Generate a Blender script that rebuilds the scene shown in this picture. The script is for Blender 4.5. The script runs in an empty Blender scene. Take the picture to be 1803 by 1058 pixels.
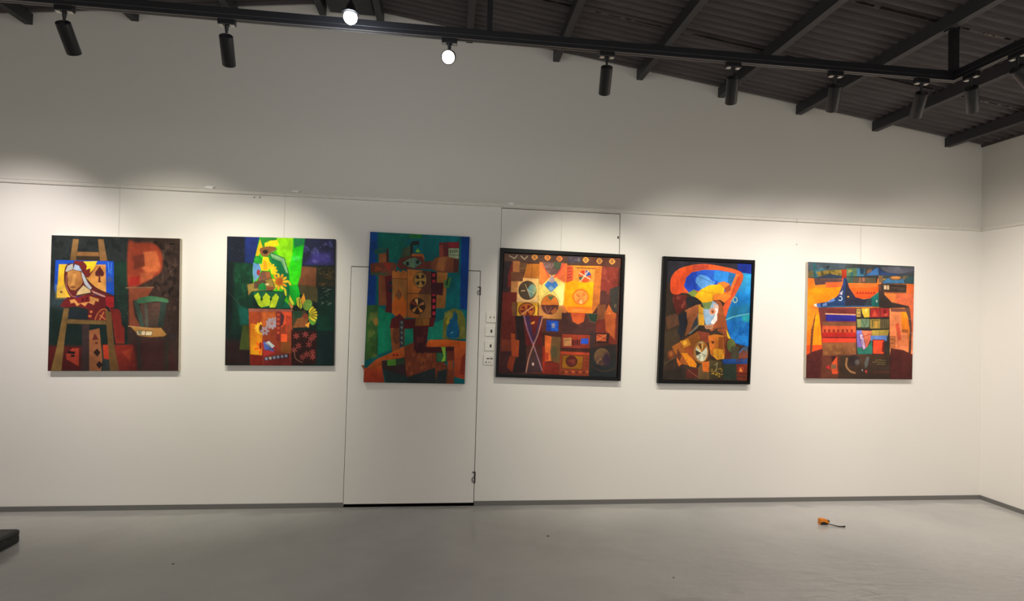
import bpy, bmesh, math, random
import numpy as np
from mathutils import Vector, Matrix

random.seed(7)
C = bpy.context.scene.collection
R = math.radians

# ------------------------------------------------------------------ camera (solved from the room's own lines)
W, H = 1803, 1058
FPX = 942.487
YAW, PITCH, ROLL = 0.113244, 0.0246317, 0.0277071
CAM_D, CAM_H = 4.6244, 1.65          # distance to the back wall (plane y=0) and eye height

def cam_axes():
    cy, sy = math.cos(YAW), math.sin(YAW)
    f = Vector((sy*math.cos(PITCH), cy*math.cos(PITCH), math.sin(PITCH)))
    r = Vector((cy, -sy, 0)); u = r.cross(f)
    c, s = math.cos(ROLL), math.sin(ROLL)
    return r*c + u*s, u*c - r*s, f
AX, AY, AZ = cam_axes()
EYE = Vector((0, -CAM_D, CAM_H))

def ray(x, y):
    return AX*((x - W/2)/FPX) - AY*((y - H/2)/FPX) + AZ

def at_y(x, y, Y=0.0):                # measured photo point -> world point on the plane y=Y
    d = ray(x, y); return EYE + d*((Y + CAM_D)/d.y)

cam = bpy.data.objects.new('camera', bpy.data.cameras.new('camera'))
cam.data.sensor_width = 36; cam.data.lens = FPX/W*36; cam.data.clip_start = 0.05
m = Matrix((AX, AY, -AZ)).transposed().to_4x4(); m.translation = EYE
cam.matrix_world = m; C.objects.link(cam); bpy.context.scene.camera = cam

# ------------------------------------------------------------------ materials
def srgb(c):
    return tuple((v/255/12.92 if v/255 <= .04045 else ((v/255 + .055)/1.055)**2.4) for v in c)

def mat(name, col, rough=.5, metal=0, spec=.5, bump=0, bscale=60, var=0, vscale=3, emit=None, estr=0, stretch=(1, 1, 1)):
    mt = bpy.data.materials.new(name); mt.use_nodes = True
    nt = mt.node_tree; b = nt.nodes['Principled BSDF']
    c = srgb(col)
    b.inputs['Base Color'].default_value = (*c, 1)
    b.inputs['Roughness'].default_value = rough; b.inputs['Metallic'].default_value = metal
    b.inputs['Specular IOR Level'].default_value = spec
    if emit:
        b.inputs['Emission Color'].default_value = (*emit, 1); b.inputs['Emission Strength'].default_value = estr
    if bump or var:
        tc = nt.nodes.new('ShaderNodeTexCoord'); mp = nt.nodes.new('ShaderNodeMapping')
        mp.inputs['Scale'].default_value = stretch
        nt.links.new(tc.outputs['Object'], mp.inputs['Vector'])
    if var:
        n = nt.nodes.new('ShaderNodeTexNoise'); n.inputs['Scale'].default_value = vscale; n.inputs['Detail'].default_value = 6
        nt.links.new(mp.outputs['Vector'], n.inputs['Vector'])
        mx = nt.nodes.new('ShaderNodeMix'); mx.data_type = 'RGBA'
        mx.inputs['A'].default_value = (*[v*(1 - var) for v in c], 1); mx.inputs['B'].default_value = (*[min(1, v*(1 + var)) for v in c], 1)
        nt.links.new(n.outputs['Fac'], mx.inputs['Factor']); nt.links.new(mx.outputs['Result'], b.inputs['Base Color'])
    if bump:
        n2 = nt.nodes.new('ShaderNodeTexNoise'); n2.inputs['Scale'].default_value = bscale; n2.inputs['Detail'].default_value = 5
        nt.links.new(mp.outputs['Vector'], n2.inputs['Vector'])
        bp = nt.nodes.new('ShaderNodeBump'); bp.inputs['Strength'].default_value = bump; bp.inputs['Distance'].default_value = .01
        nt.links.new(n2.outputs['Fac'], bp.inputs['Height']); nt.links.new(bp.outputs['Normal'], b.inputs['Normal'])
    return mt

M = dict(
    wall=mat('painted_plaster', (229, 226, 219), .75, spec=.2, bump=.05, bscale=9, var=.012, vscale=1.3),
    upper=mat('upper_wall_grey_white', (217, 214, 206), .8, spec=.15, bump=.05, bscale=9, var=.015, vscale=1.1),
    door=mat('painted_board', (229, 226, 219), .6, spec=.25, bump=.03, bscale=7),
    gap=mat('dark_recess', (30, 28, 26), .9, spec=.1),
    base=mat('grey_skirting_paint', (112, 111, 108), .55, spec=.3, var=.05, vscale=6),
    steel=mat('black_painted_steel', (58, 56, 59), .5, spec=.4, var=.15, vscale=8),
    sheet=mat('blackened_roof_sheet', (80, 75, 76), .62, spec=.3, bump=.4, bscale=30, var=.5, vscale=7, stretch=(.25, 1.4, 1)),
    torn=mat('torn_foil_scrap', (105, 96, 88), .7, var=.5, vscale=40),
    black=mat('black_lamp_enamel', (22, 22, 25), .38, spec=.5),
    track=mat('black_track_aluminium', (24, 24, 28), .42, spec=.5),
    trackface=mat('grey_track_underside', (88, 84, 82), .5),
    clip=mat('pale_clip_metal', (190, 188, 180), .35, metal=.6),
    rail=mat('white_painted_rail', (220, 217, 208), .4, spec=.5),
    fleck=mat('white_fleck', (248, 247, 243), .4, spec=.6),
    wire=mat('thin_steel_wire', (190, 186, 178), .4, metal=.7),
    frame=mat('black_wood_frame', (11, 11, 12), .45, spec=.22, bump=.1, bscale=90),
    edge=mat('raw_canvas_edge', (196, 186, 170), .8, spec=.1),
    edgedark=mat('painted_canvas_edge', (52, 50, 52), .7, spec=.15),
    plate=mat('white_switch_plastic', (228, 224, 214), .35),
    rocker=mat('dark_switch_rocker', (34, 30, 28), .4),
    case=mat('black_case_plastic', (26, 26, 27), .5, spec=.4, bump=.2, bscale=120),
    orange=mat('orange_plastic', (226, 136, 30), .45),
    dark=mat('dark_rubber', (34, 28, 20), .6),
    wood=mat('bare_wood', (150, 92, 60), .7, var=.2, vscale=20),
    crumb=mat('dark_grit', (60, 55, 48), .9),
    warm=mat('warm_lamp_lens', (255, 240, 220), .3, emit=(1, .93, .84), estr=30),
    lens=mat('lit_spot_lens', (255, 240, 220), .3, emit=(1, .88, .72), estr=14),
    cool=mat('cool_lamp_glass', (255, 255, 255), .3, emit=(.86, .92, 1), estr=7),
)

def floor_material():
    mt = bpy.data.materials.new('grey_screed_floor'); mt.use_nodes = True
    nt = mt.node_tree; b = nt.nodes['Principled BSDF']; L = nt.links.new
    tc = nt.nodes.new('ShaderNodeTexCoord')
    def noise(scale, detail, stretch, rot=0):
        mp = nt.nodes.new('ShaderNodeMapping'); mp.inputs['Scale'].default_value = stretch; mp.inputs['Rotation'].default_value = (0, 0, rot)
        n = nt.nodes.new('ShaderNodeTexNoise'); n.inputs['Scale'].default_value = scale; n.inputs['Detail'].default_value = detail
        L(tc.outputs['Object'], mp.inputs['Vector']); L(mp.outputs['Vector'], n.inputs['Vector']); return n
    n1 = noise(1.1, 5, (1, 1, 1)); n2 = noise(4.5, 6, (1, 2.2, 1), .5)
    rp = nt.nodes.new('ShaderNodeValToRGB'); rp.color_ramp.elements[0].position = .3; rp.color_ramp.elements[1].position = .72
    rp.color_ramp.elements[0].color = (*srgb((166, 166, 164)), 1); rp.color_ramp.elements[1].color = (*srgb((184, 183, 179)), 1)
    L(n1.outputs['Fac'], rp.inputs['Fac']); L(rp.outputs['Color'], b.inputs['Base Color'])
    rr = nt.nodes.new('ShaderNodeMapRange'); rr.inputs['To Min'].default_value = .08; rr.inputs['To Max'].default_value = .2
    L(n2.outputs['Fac'], rr.inputs['Value']); L(rr.outputs['Result'], b.inputs['Roughness'])
    b.inputs['Specular IOR Level'].default_value = .4
    n3 = noise(1.7, 2.2, (1, 1.5, 1), -.35)
    bp = nt.nodes.new('ShaderNodeBump'); bp.inputs['Strength'].default_value = .5; bp.inputs['Distance'].default_value = .04
    # rougher trowelled patch toward the right front of the room
    sx = nt.nodes.new('ShaderNodeSeparateXYZ'); L(tc.outputs['Object'], sx.inputs[0])
    def ramp(sock, a, b):
        n = nt.nodes.new('ShaderNodeMapRange'); n.interpolation_type = 'SMOOTHSTEP'
        n.inputs['From Min'].default_value = a; n.inputs['From Max'].default_value = b; L(sock, n.inputs['Value']); return n.outputs['Result']
    def mth(op, a, b):
        n = nt.nodes.new('ShaderNodeMath'); n.operation = op
        for i, v in enumerate((a, b)):
            if isinstance(v, (int, float)): n.inputs[i].default_value = v
            else: L(v, n.inputs[i])
        return n.outputs[0]
    mask = mth('MULTIPLY', ramp(sx.outputs['X'], .7, 2.2), ramp(sx.outputs['Y'], -.55, -1.25))
    n5 = noise(3.4, 3, (1, 2.4, 1), .35); n6 = noise(48, 2, (1, 1, 1))
    ridge = mth('ABSOLUTE', mth('SUBTRACT', n5.outputs['Fac'], .5), 0.0)
    h2 = mth('MULTIPLY', mth('ADD', mth('MULTIPLY', ridge, -.8), mth('MULTIPLY', n6.outputs['Fac'], .05)), mask)
    L(mth('ADD', n3.outputs['Fac'], h2), bp.inputs['Height']); L(bp.outputs['Normal'], b.inputs['Normal'])
    return mt
M['floor'] = floor_material()

def art_material():
    mt = bpy.data.materials.new('oil_paint'); mt.use_nodes = True
    nt = mt.node_tree; b = nt.nodes['Principled BSDF']
    a = nt.nodes.new('ShaderNodeVertexColor'); a.layer_name = 'paint'
    nt.links.new(a.outputs['Color'], b.inputs['Base Color'])
    b.inputs['Roughness'].default_value = .55; b.inputs['Specular IOR Level'].default_value = .15
    tc = nt.nodes.new('ShaderNodeTexCoord'); n = nt.nodes.new('ShaderNodeTexNoise'); n.inputs['Scale'].default_value = 45; n.inputs['Detail'].default_value = 4
    nt.links.new(tc.outputs['Object'], n.inputs['Vector'])
    bp = nt.nodes.new('ShaderNodeBump'); bp.inputs['Strength'].default_value = .15; bp.inputs['Distance'].default_value = .004
    nt.links.new(n.outputs['Fac'], bp.inputs['Height']); nt.links.new(bp.outputs['Normal'], b.inputs['Normal'])
    return mt
M['art'] = art_material()

# ------------------------------------------------------------------ mesh helpers
def obj(name, bm, material, parent=None, smooth=False, loc=None, recalc=True):
    me = bpy.data.meshes.new(name)
    if recalc: bmesh.ops.recalc_face_normals(bm, faces=bm.faces)
    bm.to_mesh(me); bm.free()
    for x in (material if isinstance(material, (list, tuple)) else [material]): me.materials.append(x)
    if smooth:
        for p in me.polygons: p.use_smooth = True
        me.set_sharp_from_angle(angle=R(35))
    o = bpy.data.objects.new(name, me); C.objects.link(o)
    if parent: o.parent = parent
    if loc: o.location = loc
    return o

def thing(name, label, cat, loc=(0, 0, 0), group=None):
    o = bpy.data.objects.new(name, None); o.empty_display_size = .05
    C.objects.link(o); o.location = loc
    return tag(o, label, cat, group)

def tag(o, label, cat, group=None):
    o['label'] = label; o['category'] = cat
    if group: o['group'] = group
    return o

def struct(o):
    o['kind'] = 'structure'; return o

def box(bm, x0, x1, y0, y1, z0, z1, bevel=0, seg=2):
    vs = [bm.verts.new((x, y, z)) for x in (x0, x1) for y in (y0, y1) for z in (z0, z1)]
    fs = [bm.faces.new([vs[i] for i in q]) for q in ((0, 1, 3, 2), (4, 6, 7, 5), (0, 4, 5, 1), (2, 3, 7, 6), (0, 2, 6, 4), (1, 5, 7, 3))]
    if bevel:
        es = list({e for f in fs for e in f.edges})
        bmesh.ops.bevel(bm, geom=es, offset=bevel, segments=seg, affect='EDGES', profile=.5)
    return bm

def BOX(*a, **k): return box(bmesh.new(), *a, **k)

def prism(bm, pts, n):                # extrude a 3-D outline by the vector n
    n = Vector(n); a = [bm.verts.new(p) for p in pts]; b = [bm.verts.new(Vector(p) + n) for p in pts]
    bm.faces.new(a); bm.faces.new(b[::-1]); k = len(a)
    for i in range(k): bm.faces.new((a[i], b[i], b[(i+1) % k], a[(i+1) % k]))
    return bm

def lathe(bm, prof, origin, axis, seg=32):   # prof: (distance along axis, radius)
    ax = Vector(axis).normalized(); o = Vector(origin)
    p = ax.orthogonal().normalized(); q = ax.cross(p)
    rings = []
    for t, r in prof:
        c = o + ax*t
        rings.append([bm.verts.new(c)] if r <= 1e-6 else [bm.verts.new(c + p*(r*math.cos(2*math.pi*i/seg)) + q*(r*math.sin(2*math.pi*i/seg))) for i in range(seg)])
    for a, b in zip(rings, rings[1:]):
        for i in range(seg):
            j = (i+1) % seg
            if len(a) == 1 and len(b) > 1: bm.faces.new((a[0], b[j], b[i]))
            elif len(b) == 1 and len(a) > 1: bm.faces.new((a[i], a[j], b[0]))
            elif len(a) > 1: bm.faces.new((a[i], a[j], b[j], b[i]))
    return bm

def tube(bm, pts, rad, seg=10):
    pts = [Vector(p) for p in pts]; rings = []
    n = len(pts); rad = rad if isinstance(rad, (list, tuple)) else [rad]*n
    ref = None
    for i, p in enumerate(pts):
        d = (pts[min(i+1, n-1)] - pts[max(i-1, 0)]).normalized()
        if ref is None: ref = d.orthogonal().normalized()
        ref = (ref - d*ref.dot(d)).normalized(); q = d.cross(ref)
        rings.append([bm.verts.new(p + ref*(rad[i]*math.cos(2*math.pi*k/seg)) + q*(rad[i]*math.sin(2*math.pi*k/seg))) for k in range(seg)])
    for a, b in zip(rings, rings[1:]):
        for i in range(seg): bm.faces.new((a[i], a[(i+1) % seg], b[(i+1) % seg], b[i]))
    bm.faces.new(rings[0]); bm.faces.new(rings[-1][::-1])
    return bm

# ------------------------------------------------------------------ the room shell
XR, XL, YF = 5.089, -5.6, -7.2        # right wall, left wall, front edge
APX, APZ, SR, SL = -1.009, 4.227, .1346, .1247
def roof_z(x): return APZ - SR*(x - APX) if x > APX else APZ - SL*(APX - x)
def purlin_z(x): return roof_z(x)

DX0, DX1, DZ1 = -.845, .247, 2.014    # flush door opening
HX0, HX1, HZ0, HZ1 = .412, 1.481, 1.55, 2.570   # flush cupboard panel behind the fourth picture

bm = bmesh.new()
def wq(x0, z0, x1, z1, x2, z2, x3, z3):
    bm.faces.new([bm.verts.new((x, 0, z)) for x, z in ((x0, z0), (x1, z1), (x2, z2), (x3, z3))])
def wr(x0, x1, z0, z1): wq(x0, z0, x1, z0, x1, z1, x0, z1)
ZT = 2.59
wr(XL, DX0, 0, ZT); wr(DX0, DX1, DZ1, ZT); wr(DX1, HX0, 0, ZT)
wr(HX0, HX1, 0, HZ0); wr(HX0, HX1, HZ1, ZT); wr(HX1, XR, 0, ZT)
E_ = .03                                               # the wall runs up into the corrugations
wq(XL, ZT, APX, ZT, APX, APZ + E_, XL, roof_z(XL) + E_); wq(APX, ZT, XR, ZT, XR, roof_z(XR) + E_, APX, APZ + E_)
for x0, x1, z0, z1 in ((DX0, DX1, 0, DZ1), (HX0, HX1, HZ0, HZ1)):   # reveals of the two openings
    for a in (((x0, z0), (x0, z1)), ((x1, z0), (x1, z1)), ((x0, z1), (x1, z1)), ((x0, z0), (x1, z0))):
        bm.faces.new([bm.verts.new(v) for v in ((a[0][0], 0, a[0][1]), (a[1][0], 0, a[1][1]), (a[1][0], .12, a[1][1]), (a[0][0], .12, a[0][1]))])
bmesh.ops.remove_doubles(bm, verts=bm.verts, dist=1e-5)
for f in bm.faces:                                    # the wall above the picture rail gets a slightly greyer tone
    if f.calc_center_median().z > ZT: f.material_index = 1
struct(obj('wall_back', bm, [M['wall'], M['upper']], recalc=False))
bm = bmesh.new()
for x0, x1, z0, z1 in ((DX0, DX1, 0, DZ1), (HX0, HX1, HZ0, HZ1)): box(bm, x0-.03, x1+.03, .06, .12, z0, z1+.03)
o = struct(obj('trim_1', bm, M['gap'])); 

def side_wall(name, x, s):
    bm = BOX(x, x + s*.12, YF, .12, 0, ZT)
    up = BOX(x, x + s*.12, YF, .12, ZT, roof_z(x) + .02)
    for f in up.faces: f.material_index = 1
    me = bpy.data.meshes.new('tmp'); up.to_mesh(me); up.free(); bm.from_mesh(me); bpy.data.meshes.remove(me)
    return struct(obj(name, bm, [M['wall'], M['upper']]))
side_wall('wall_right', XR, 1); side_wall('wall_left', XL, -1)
struct(obj('floor', BOX(XL, XR, YF, .12, -.1, 0), M['floor']))

# corrugated roof: ridges run from apex to eave, sheets lap every 0.737 m
bm = bmesh.new()
WL, NS = .0737, 8
n = int((.1 - YF)/WL*NS)
cols = []
for i in range(n + 1):
    y = .1 - i*WL/NS
    k = math.floor((-y + .023)/.737)              # which sheet
    z = .015*math.sin(2*math.pi*i/NS) + .016 + (.006 if k % 2 else 0)
    row = []
    for x in (XL - .1, -3.4, APX, 1.2, 3.2, XR + .1):
        row.append(bm.verts.new((x, y, roof_z(x) + z)))
    cols.append(row)
for a, b in zip(cols, cols[1:]):
    for j in range(len(a) - 1): bm.faces.new((a[j], a[j+1], b[j+1], b[j]))
ceil = struct(obj('ceiling', bm, M['sheet'], smooth=True))
# torn scraps of old foil stuck along the sheet laps
rnd = random.Random(3)
bm = bmesh.new(); bmd = bmesh.new()
def roof_strip(b, x, ln, y0, w0, w1, dz):
    z = roof_z(x); d = roof_z(x + ln) - z
    prism(b, [(x, y0 - w0, z + dz), (x + ln, y0 - w1, z + d + dz), (x + ln, y0 + w1*.4, z + d + dz), (x, y0 + w0*.4, z + dz)], (0, 0, .003))
for k in range(1, 7):
    y = -.716 - .737*(k - 1)
    for bx in [p[0] for p in PUR if p[0] > -1] if 'PUR' in globals() else [-.6 + .77*q for q in range(8)]:
        x = bx + .08; w = .004; live = rnd.random()
        while x < bx + .70:
            ln = rnd.uniform(.02, .06); nw = max(.0025, min(.017, w + rnd.uniform(-.008, .008)))
            if rnd.random() < .86: roof_strip(bmd, x, ln, y, w, nw, -.004)
            if live > .45 and bx + .2 < x < bx + .55 and rnd.random() < .6:
                roof_strip(bm, x + .004, ln*.7, y + rnd.uniform(-.008, .002), rnd.uniform(.004, .011), rnd.uniform(.003, .012), -.008)
            w = nw; x += ln
a = obj('torn_lining', bm, M['torn'], ceil); a['kind'] = 'stuff'; a['label'] = 'pale torn scraps of lining along the sheet laps'
a = obj('lap_gap', bmd, M['gap'], ceil); a['kind'] = 'stuff'; a['label'] = 'dark ragged edges of the sheet laps'

struct(obj('trim_4', prism(bmesh.new(), [(XR - .012, 0, roof_z(XR) - .012), (XR, 0, roof_z(XR) - .014), (XR, 0, roof_z(XR) + .03), (XR - .012, 0, roof_z(XR) + .03)], (0, YF, 0)), M['sheet']))
# skirting bands
bm = BOX(XL, DX0, -.006, 0, 0, .039); box(bm, DX1, XR, -.006, 0, 0, .039)
struct(obj('baseboard_back', bm, M['base']))
struct(obj('baseboard_right', BOX(XR - .006, XR, YF, -.006, 0, .039), M['base']))
struct(obj('baseboard_left', BOX(XL, XL + .006, YF, -.006, 0, .039), M['base']))

# flush door
def slab(x0, x1, z0, z1, y0=.003, y1=.045): return BOX(x0, x1, y0, y1, z0, z1, bevel=.0015, seg=1)
door = struct(obj('door_1', slab(DX0 + .0035, DX1 - .005, .024, DZ1 - .006), M['door']))
def hinge(z, h):
    bm = BOX(DX1 - .006, DX1 + .006, -.006, .004, z, z + h, bevel=.002)
    tube(bm, [(DX1 - .012, -.004, z + h*.05), (DX1 - .022, -.006, z + h*.25), (DX1 - .022, -.006, z + h*.45), (DX1 - .008, -.004, z + h*.55)], .003, 6)
    box(bm, DX1 - .022, DX1, -.005, .003, z + h - .008, z + h)
    return bm
for z, h in ((.19, .098), (1.80, .075)):
    o = obj('hinge', hinge(z, h), M['rocker'], door); o['label'] = 'dark metal hinge'
hatch = struct(obj('door_2', slab(HX0 + .003, HX1 - .006, HZ0, HZ1 - .006), M['door']))
p = at_y(1089, 418)
o = obj('latch', BOX(p.x - .009, p.x + .003, -.006, .004, p.z - .01, p.z + .01, bevel=.002), M['rocker'], hatch); o['label'] = 'small dark latch'

# picture rail
bm = prism(bmesh.new(), [(XL, 0, 2.574), (XL, -.018, 2.574), (XL, -.018, 2.580), (XL, -.010, 2.583), (XL, -.010, 2.599), (XL, -.016, 2.602), (XL, -.016, 2.607), (XL, 0, 2.609)], (XR - XL, 0, 0))
struct(obj('trim_2', bm, M['rail']))
bm = prism(bmesh.new(), [(XR, -.018, 2.574), (XR - .018, -.018, 2.574), (XR - .018, -.018, 2.580), (XR - .010, -.018, 2.583), (XR - .010, -.018, 2.599), (XR - .016, -.018, 2.602), (XR - .016, -.018, 2.607), (XR, -.018, 2.609)], (0, YF, 0))
struct(obj('trim_3', bm, M['rail']))

# ------------------------------------------------------------------ roof purlins (C channels running to the back wall)
def purlin(x, s, label, drop=.088, w=.055):
    zt = roof_z(x) + .002; zb = zt - drop; t = .006
    # web on the side s, lips turned inwards
    P = [(0, zt), (s*w, zt - s*w*(SR if x > APX else -SL)), (s*w, zt - .018), (s*(w - t), zt - .018), (s*(w - t), zt - t), (s*t, zt - t), (s*t, zb + t), (s*(w - t), zb + t), (s*(w - t), zb + .018), (s*w, zb + .018), (s*w, zb), (0, zb)]
    x0 = x - s*.022
    bm = prism(bmesh.new(), [(x0 + a, .0, z) for a, z in P], (0, YF, 0))
    return tag(obj('roof_purlin', bm, M['steel']), label, 'roof beam', 'steel purlins under the corrugated roof')
PUR = [(-4.17, 1, 'black steel roof purlin at the far left end of the roof'),
       (-3.40, 1, 'black steel purlin meeting the wall above the easel painting, at the far left'),
       (-2.616, 1, 'black steel purlin meeting the wall right of the leftmost black spotlight'),
       (-1.85, 1, 'black steel purlin rising behind the spotlight above the green flower painting'),
       (-1.143, 1, 'black steel purlin just left of the bright white bulb'),
       (-.663, -1, 'black steel purlin just right of the bright white bulb'),
       (.085, -1, 'grey steel purlin beside the thin post near the track middle'),
       (.854, -1, 'black steel purlin meeting the wall above the square framed painting'),
       (1.622, -1, 'black steel purlin meeting the wall right of the spotlight above the square framed painting'),
       (2.396, -1, 'black steel purlin ending behind the spotlight over the blue hat portrait'),
       (3.164, -1, 'black steel purlin carrying the corner post of the light track'),
       (3.941, -1, 'black steel purlin ending on the wall above the house painting'),
       (4.707, -1, 'black steel purlin nearest the right wall')]
for x, s, lb in PUR: purlin(x, 1 if x > 0 else -1, lb)
# ridge cap between the two ridge purlins
bm = prism(bmesh.new(), [(-1.085, -.02, 4.15), (-.72, -.02, 4.15), (-.72, -.02, 4.19), (APX, -.02, 4.222), (-1.085, -.02, 4.21)], (0, YF + .02, 0))
tag(obj('ridge_board', bm, M['steel']), 'dark board closing the ridge between the two purlins by the white bulb', 'roof beam')

# ------------------------------------------------------------------ lighting track
TY, TZ, TXR = -1.52, 3.238, 3.205
tr = thing('lighting_track', 'long black lighting track hung parallel to the picture wall', 'lighting track', (0, TY, TZ))
def T(o): o.location = -Vector((0, TY, TZ)); return o
T(obj('support_tube', BOX(XL + .3, TXR + .02, TY - .02, TY + .02, TZ + .022, TZ + .062, bevel=.003), M['track'], tr))
bm = BOX(XL + .3, TXR + .017, TY - .017, TY + .017, TZ + .002, TZ + .022)
T(obj('track_channel', bm, M['track'], tr))
bm = BOX(XL + .3, TXR + .017, TY - .017, TY - .006, TZ, TZ + .002); box(bm, XL + .3, TXR + .017, TY + .006, TY + .017, TZ, TZ + .002)
o = T(obj('track_lip', bm, M['trackface'], tr)); o['label'] = 'grey underside lips of the track'
for i, x in enumerate((-4.6, -1.72, .175, TXR)):
    top = roof_z(x)
    px = min((p[0] for p in PUR), key=lambda v: abs(v - x))
    bm = BOX(x - .016, x + .016, TY - .016, TY + .016, TZ + .06, top - .01)
    if i == 3: bm.free(); bm = BOX(x - .02, x + .02, TY - .02, TY + .02, TZ + .06, purlin_z(3.164) - .09); box(bm, x - .05, x + .022, TY - .024, TY + .024, purlin_z(3.164) - .096, purlin_z(3.164) - .02)
    T(obj('drop_post', bm, M['track'], tr))
sd = thing('lighting_track', 'black lighting track turning from the corner post toward the viewer along the right side', 'lighting track', (TXR, TY, TZ))
def T2(o): o.location = -Vector((TXR, TY, TZ)); return o
ye = TY - .021
T2(obj('support_tube', BOX(TXR - .02, TXR + .02, YF + .4, ye, TZ + .022, TZ + .062, bevel=.003), M['track'], sd))
T2(obj('track_channel', BOX(TXR - .017, TXR + .017, YF + .4, ye, TZ + .002, TZ + .022), M['track'], sd))
bm = BOX(TXR - .017, TXR - .006, YF + .4, ye, TZ, TZ + .002); box(bm, TXR + .006, TXR + .017, YF + .4, ye, TZ, TZ + .002)
o = T2(obj('track_lip', bm, M['trackface'], sd)); o['label'] = 'grey underside lips of the track'
T2(obj('drop_post', BOX(TXR - .016, TXR + .016, -4.52, -4.48, TZ + .06, roof_z(TXR) - .01), M['track'], sd))

# ------------------------------------------------------------------ spotlights
def spot(x, y, axis, label, power, color, along='x', lens='lens', size=76, blend=1, aim=None, L=.165, rad=.0355):
    g = 'black spotlights on the lighting track'
    base = Vector((x, y, TZ))
    t = thing('track_spotlight', label, 'spotlight', base, g)
    hx, hy = (.045, .017) if along == 'x' else (.017, .045)
    o = obj('adapter', BOX(-hx, hx, -hy, hy, -.03, 0, bevel=.003), M['black'], t)
    for s in (-1, 1):
        a = (s*.03, 0) if along == 'x' else (0, s*.03)
        c = obj('clip', BOX(a[0] - .012, a[0] + .012, a[1] - .012, a[1] + .012, -.034, -.030), M['clip'], o); c['label'] = 'pale metal clip'
    obj('stem', lathe(bmesh.new(), [(0, .011), (.02, .010), (.045, .006), (.075, .006)], (0, 0, -.03), (0, 0, -1), 16), M['black'], t, smooth=True)
    ax = Vector(axis).normalized(); piv = Vector((0, 0, -.105)); top = piv - ax*.018
    prof = [(0, 0), (0, rad - .004), (.004, rad), (L - .003, rad), (L, rad - .002), (L, rad - .005), (L - .02, rad - .007), (L - .02, 0)]
    obj('lamp_body', lathe(bmesh.new(), prof, top, ax, 40), M['black'], t, smooth=True)
    obj('lens', lathe(bmesh.new(), [(L - .0185, 0), (L - .0185, rad - .0075), (L - .0165, rad - .009), (L - .0155, 0)], top, ax, 32), M[lens], t, smooth=True)
    if power:
        ld = bpy.data.lights.new('spot_beam', 'SPOT'); ld.energy = power; ld.color = color
        ld.spot_size = R(size); ld.spot_blend = blend; ld.shadow_soft_size = .03
        lo = bpy.data.objects.new('spot_beam', ld); C.objects.link(lo); lo.parent = t
        lo.location = top + ax*(L + .012)
        d = (Vector(aim) - (base + lo.location)) if aim else ax
        lo.rotation_euler = d.to_track_quat('-Z', 'Y').to_euler()
    return t

PW = 158
dn = lambda dx=0, dz=-1.05: (dx, 1, dz)
spot(-2.93, TY, dn(-.35), 'black spotlight beyond the left edge lighting the easel painting', PW*.85, (1, .90, .87))
spot(-2.115, TY, dn(-.08), 'leftmost of the black spotlights seen hanging on the long track', PW*.55, (1, .93, .80))
spot(-1.285, TY, dn(-.2), 'black spotlight hanging above the green flower painting', PW*.72, (1, .94, .78), size=62)
spot(-.055, TY, (-.012, -1, -.50), 'spotlight with glowing lens turned toward the viewer above the flush door', 110, (1, .9, .78), lens='warm', size=60, rad=.04)
spot(.887, TY, dn(.17), 'black spotlight hanging above the square framed painting', PW*.85, (1, .93, .78), size=62)
spot(1.69, TY, dn(.42, -1.15), 'black spotlight hanging above the portrait with the blue and orange hat', PW*.5, (1, .92, .82), size=86)
spot(2.375, TY, dn(.5, -1.15), 'black spotlight hanging above the left part of the orange house painting', PW*.54, (1, .90, .84), size=86)
spot(2.975, TY, dn(.5, -1.15), 'black spotlight closest to the corner post on the long track', PW*.5, (1, .91, .82), size=86)
spot(TXR, -1.64, (.85, .7, -1.1), 'black spotlight on the side track nearest the track corner', PW*.8, (1, .91, .82), along='y', size=95)
spot(TXR, -1.92, (1, .1, -.75), 'black spotlight at the right edge of view tilted toward the right wall', PW*.9, (1, .91, .83), along='y', size=95)
spot(TXR, -3.3, (-.25, .4, -1), 'added unseen spotlight further along the side track beyond the right edge', PW*.9, (1, .91, .84), along='y', size=110)  # unseen spotlight added to brighten the right part of the floor

# bright bare bulb hung from the ridge purlin
pb = at_y(617, 30, -1.72)
bl = thing('hanging_bulb', 'bright white bulb hanging under the ridge at the top of the picture', 'lamp', pb)
zt = roof_z(pb.x) - pb.z - .07
obj('rod', tube(bmesh.new(), [(0, 0, .06), (0, 0, zt)], .008), M['black'], bl)
obj('bulb_cap', lathe(bmesh.new(), [(0, 0), (0, .03), (.006, .044), (.012, .044), (.02, .03), (.05, .02), (.065, .012), (.065, 0)], (0, 0, .012), (0, 0, 1), 32), M['black'], bl, smooth=True)
bm = lathe(bmesh.new(), [(0, .0), (0, .034), (.012, .036), (.026, .034), (.038, .026), (.046, .015), (.049, 0)], (0, 0, .012), (0, 0, -1), 32)
o = obj('bulb', bm, M['cool'], bl, smooth=True); o['label'] = 'glowing white glass'
ld = bpy.data.lights.new('bulb_light', 'POINT'); ld.energy = 9; ld.color = (.85, .92, 1); ld.shadow_soft_size = .05
lo = bpy.data.objects.new('bulb_light', ld); C.objects.link(lo); lo.parent = bl; lo.location = (0, 0, -.1)

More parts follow.
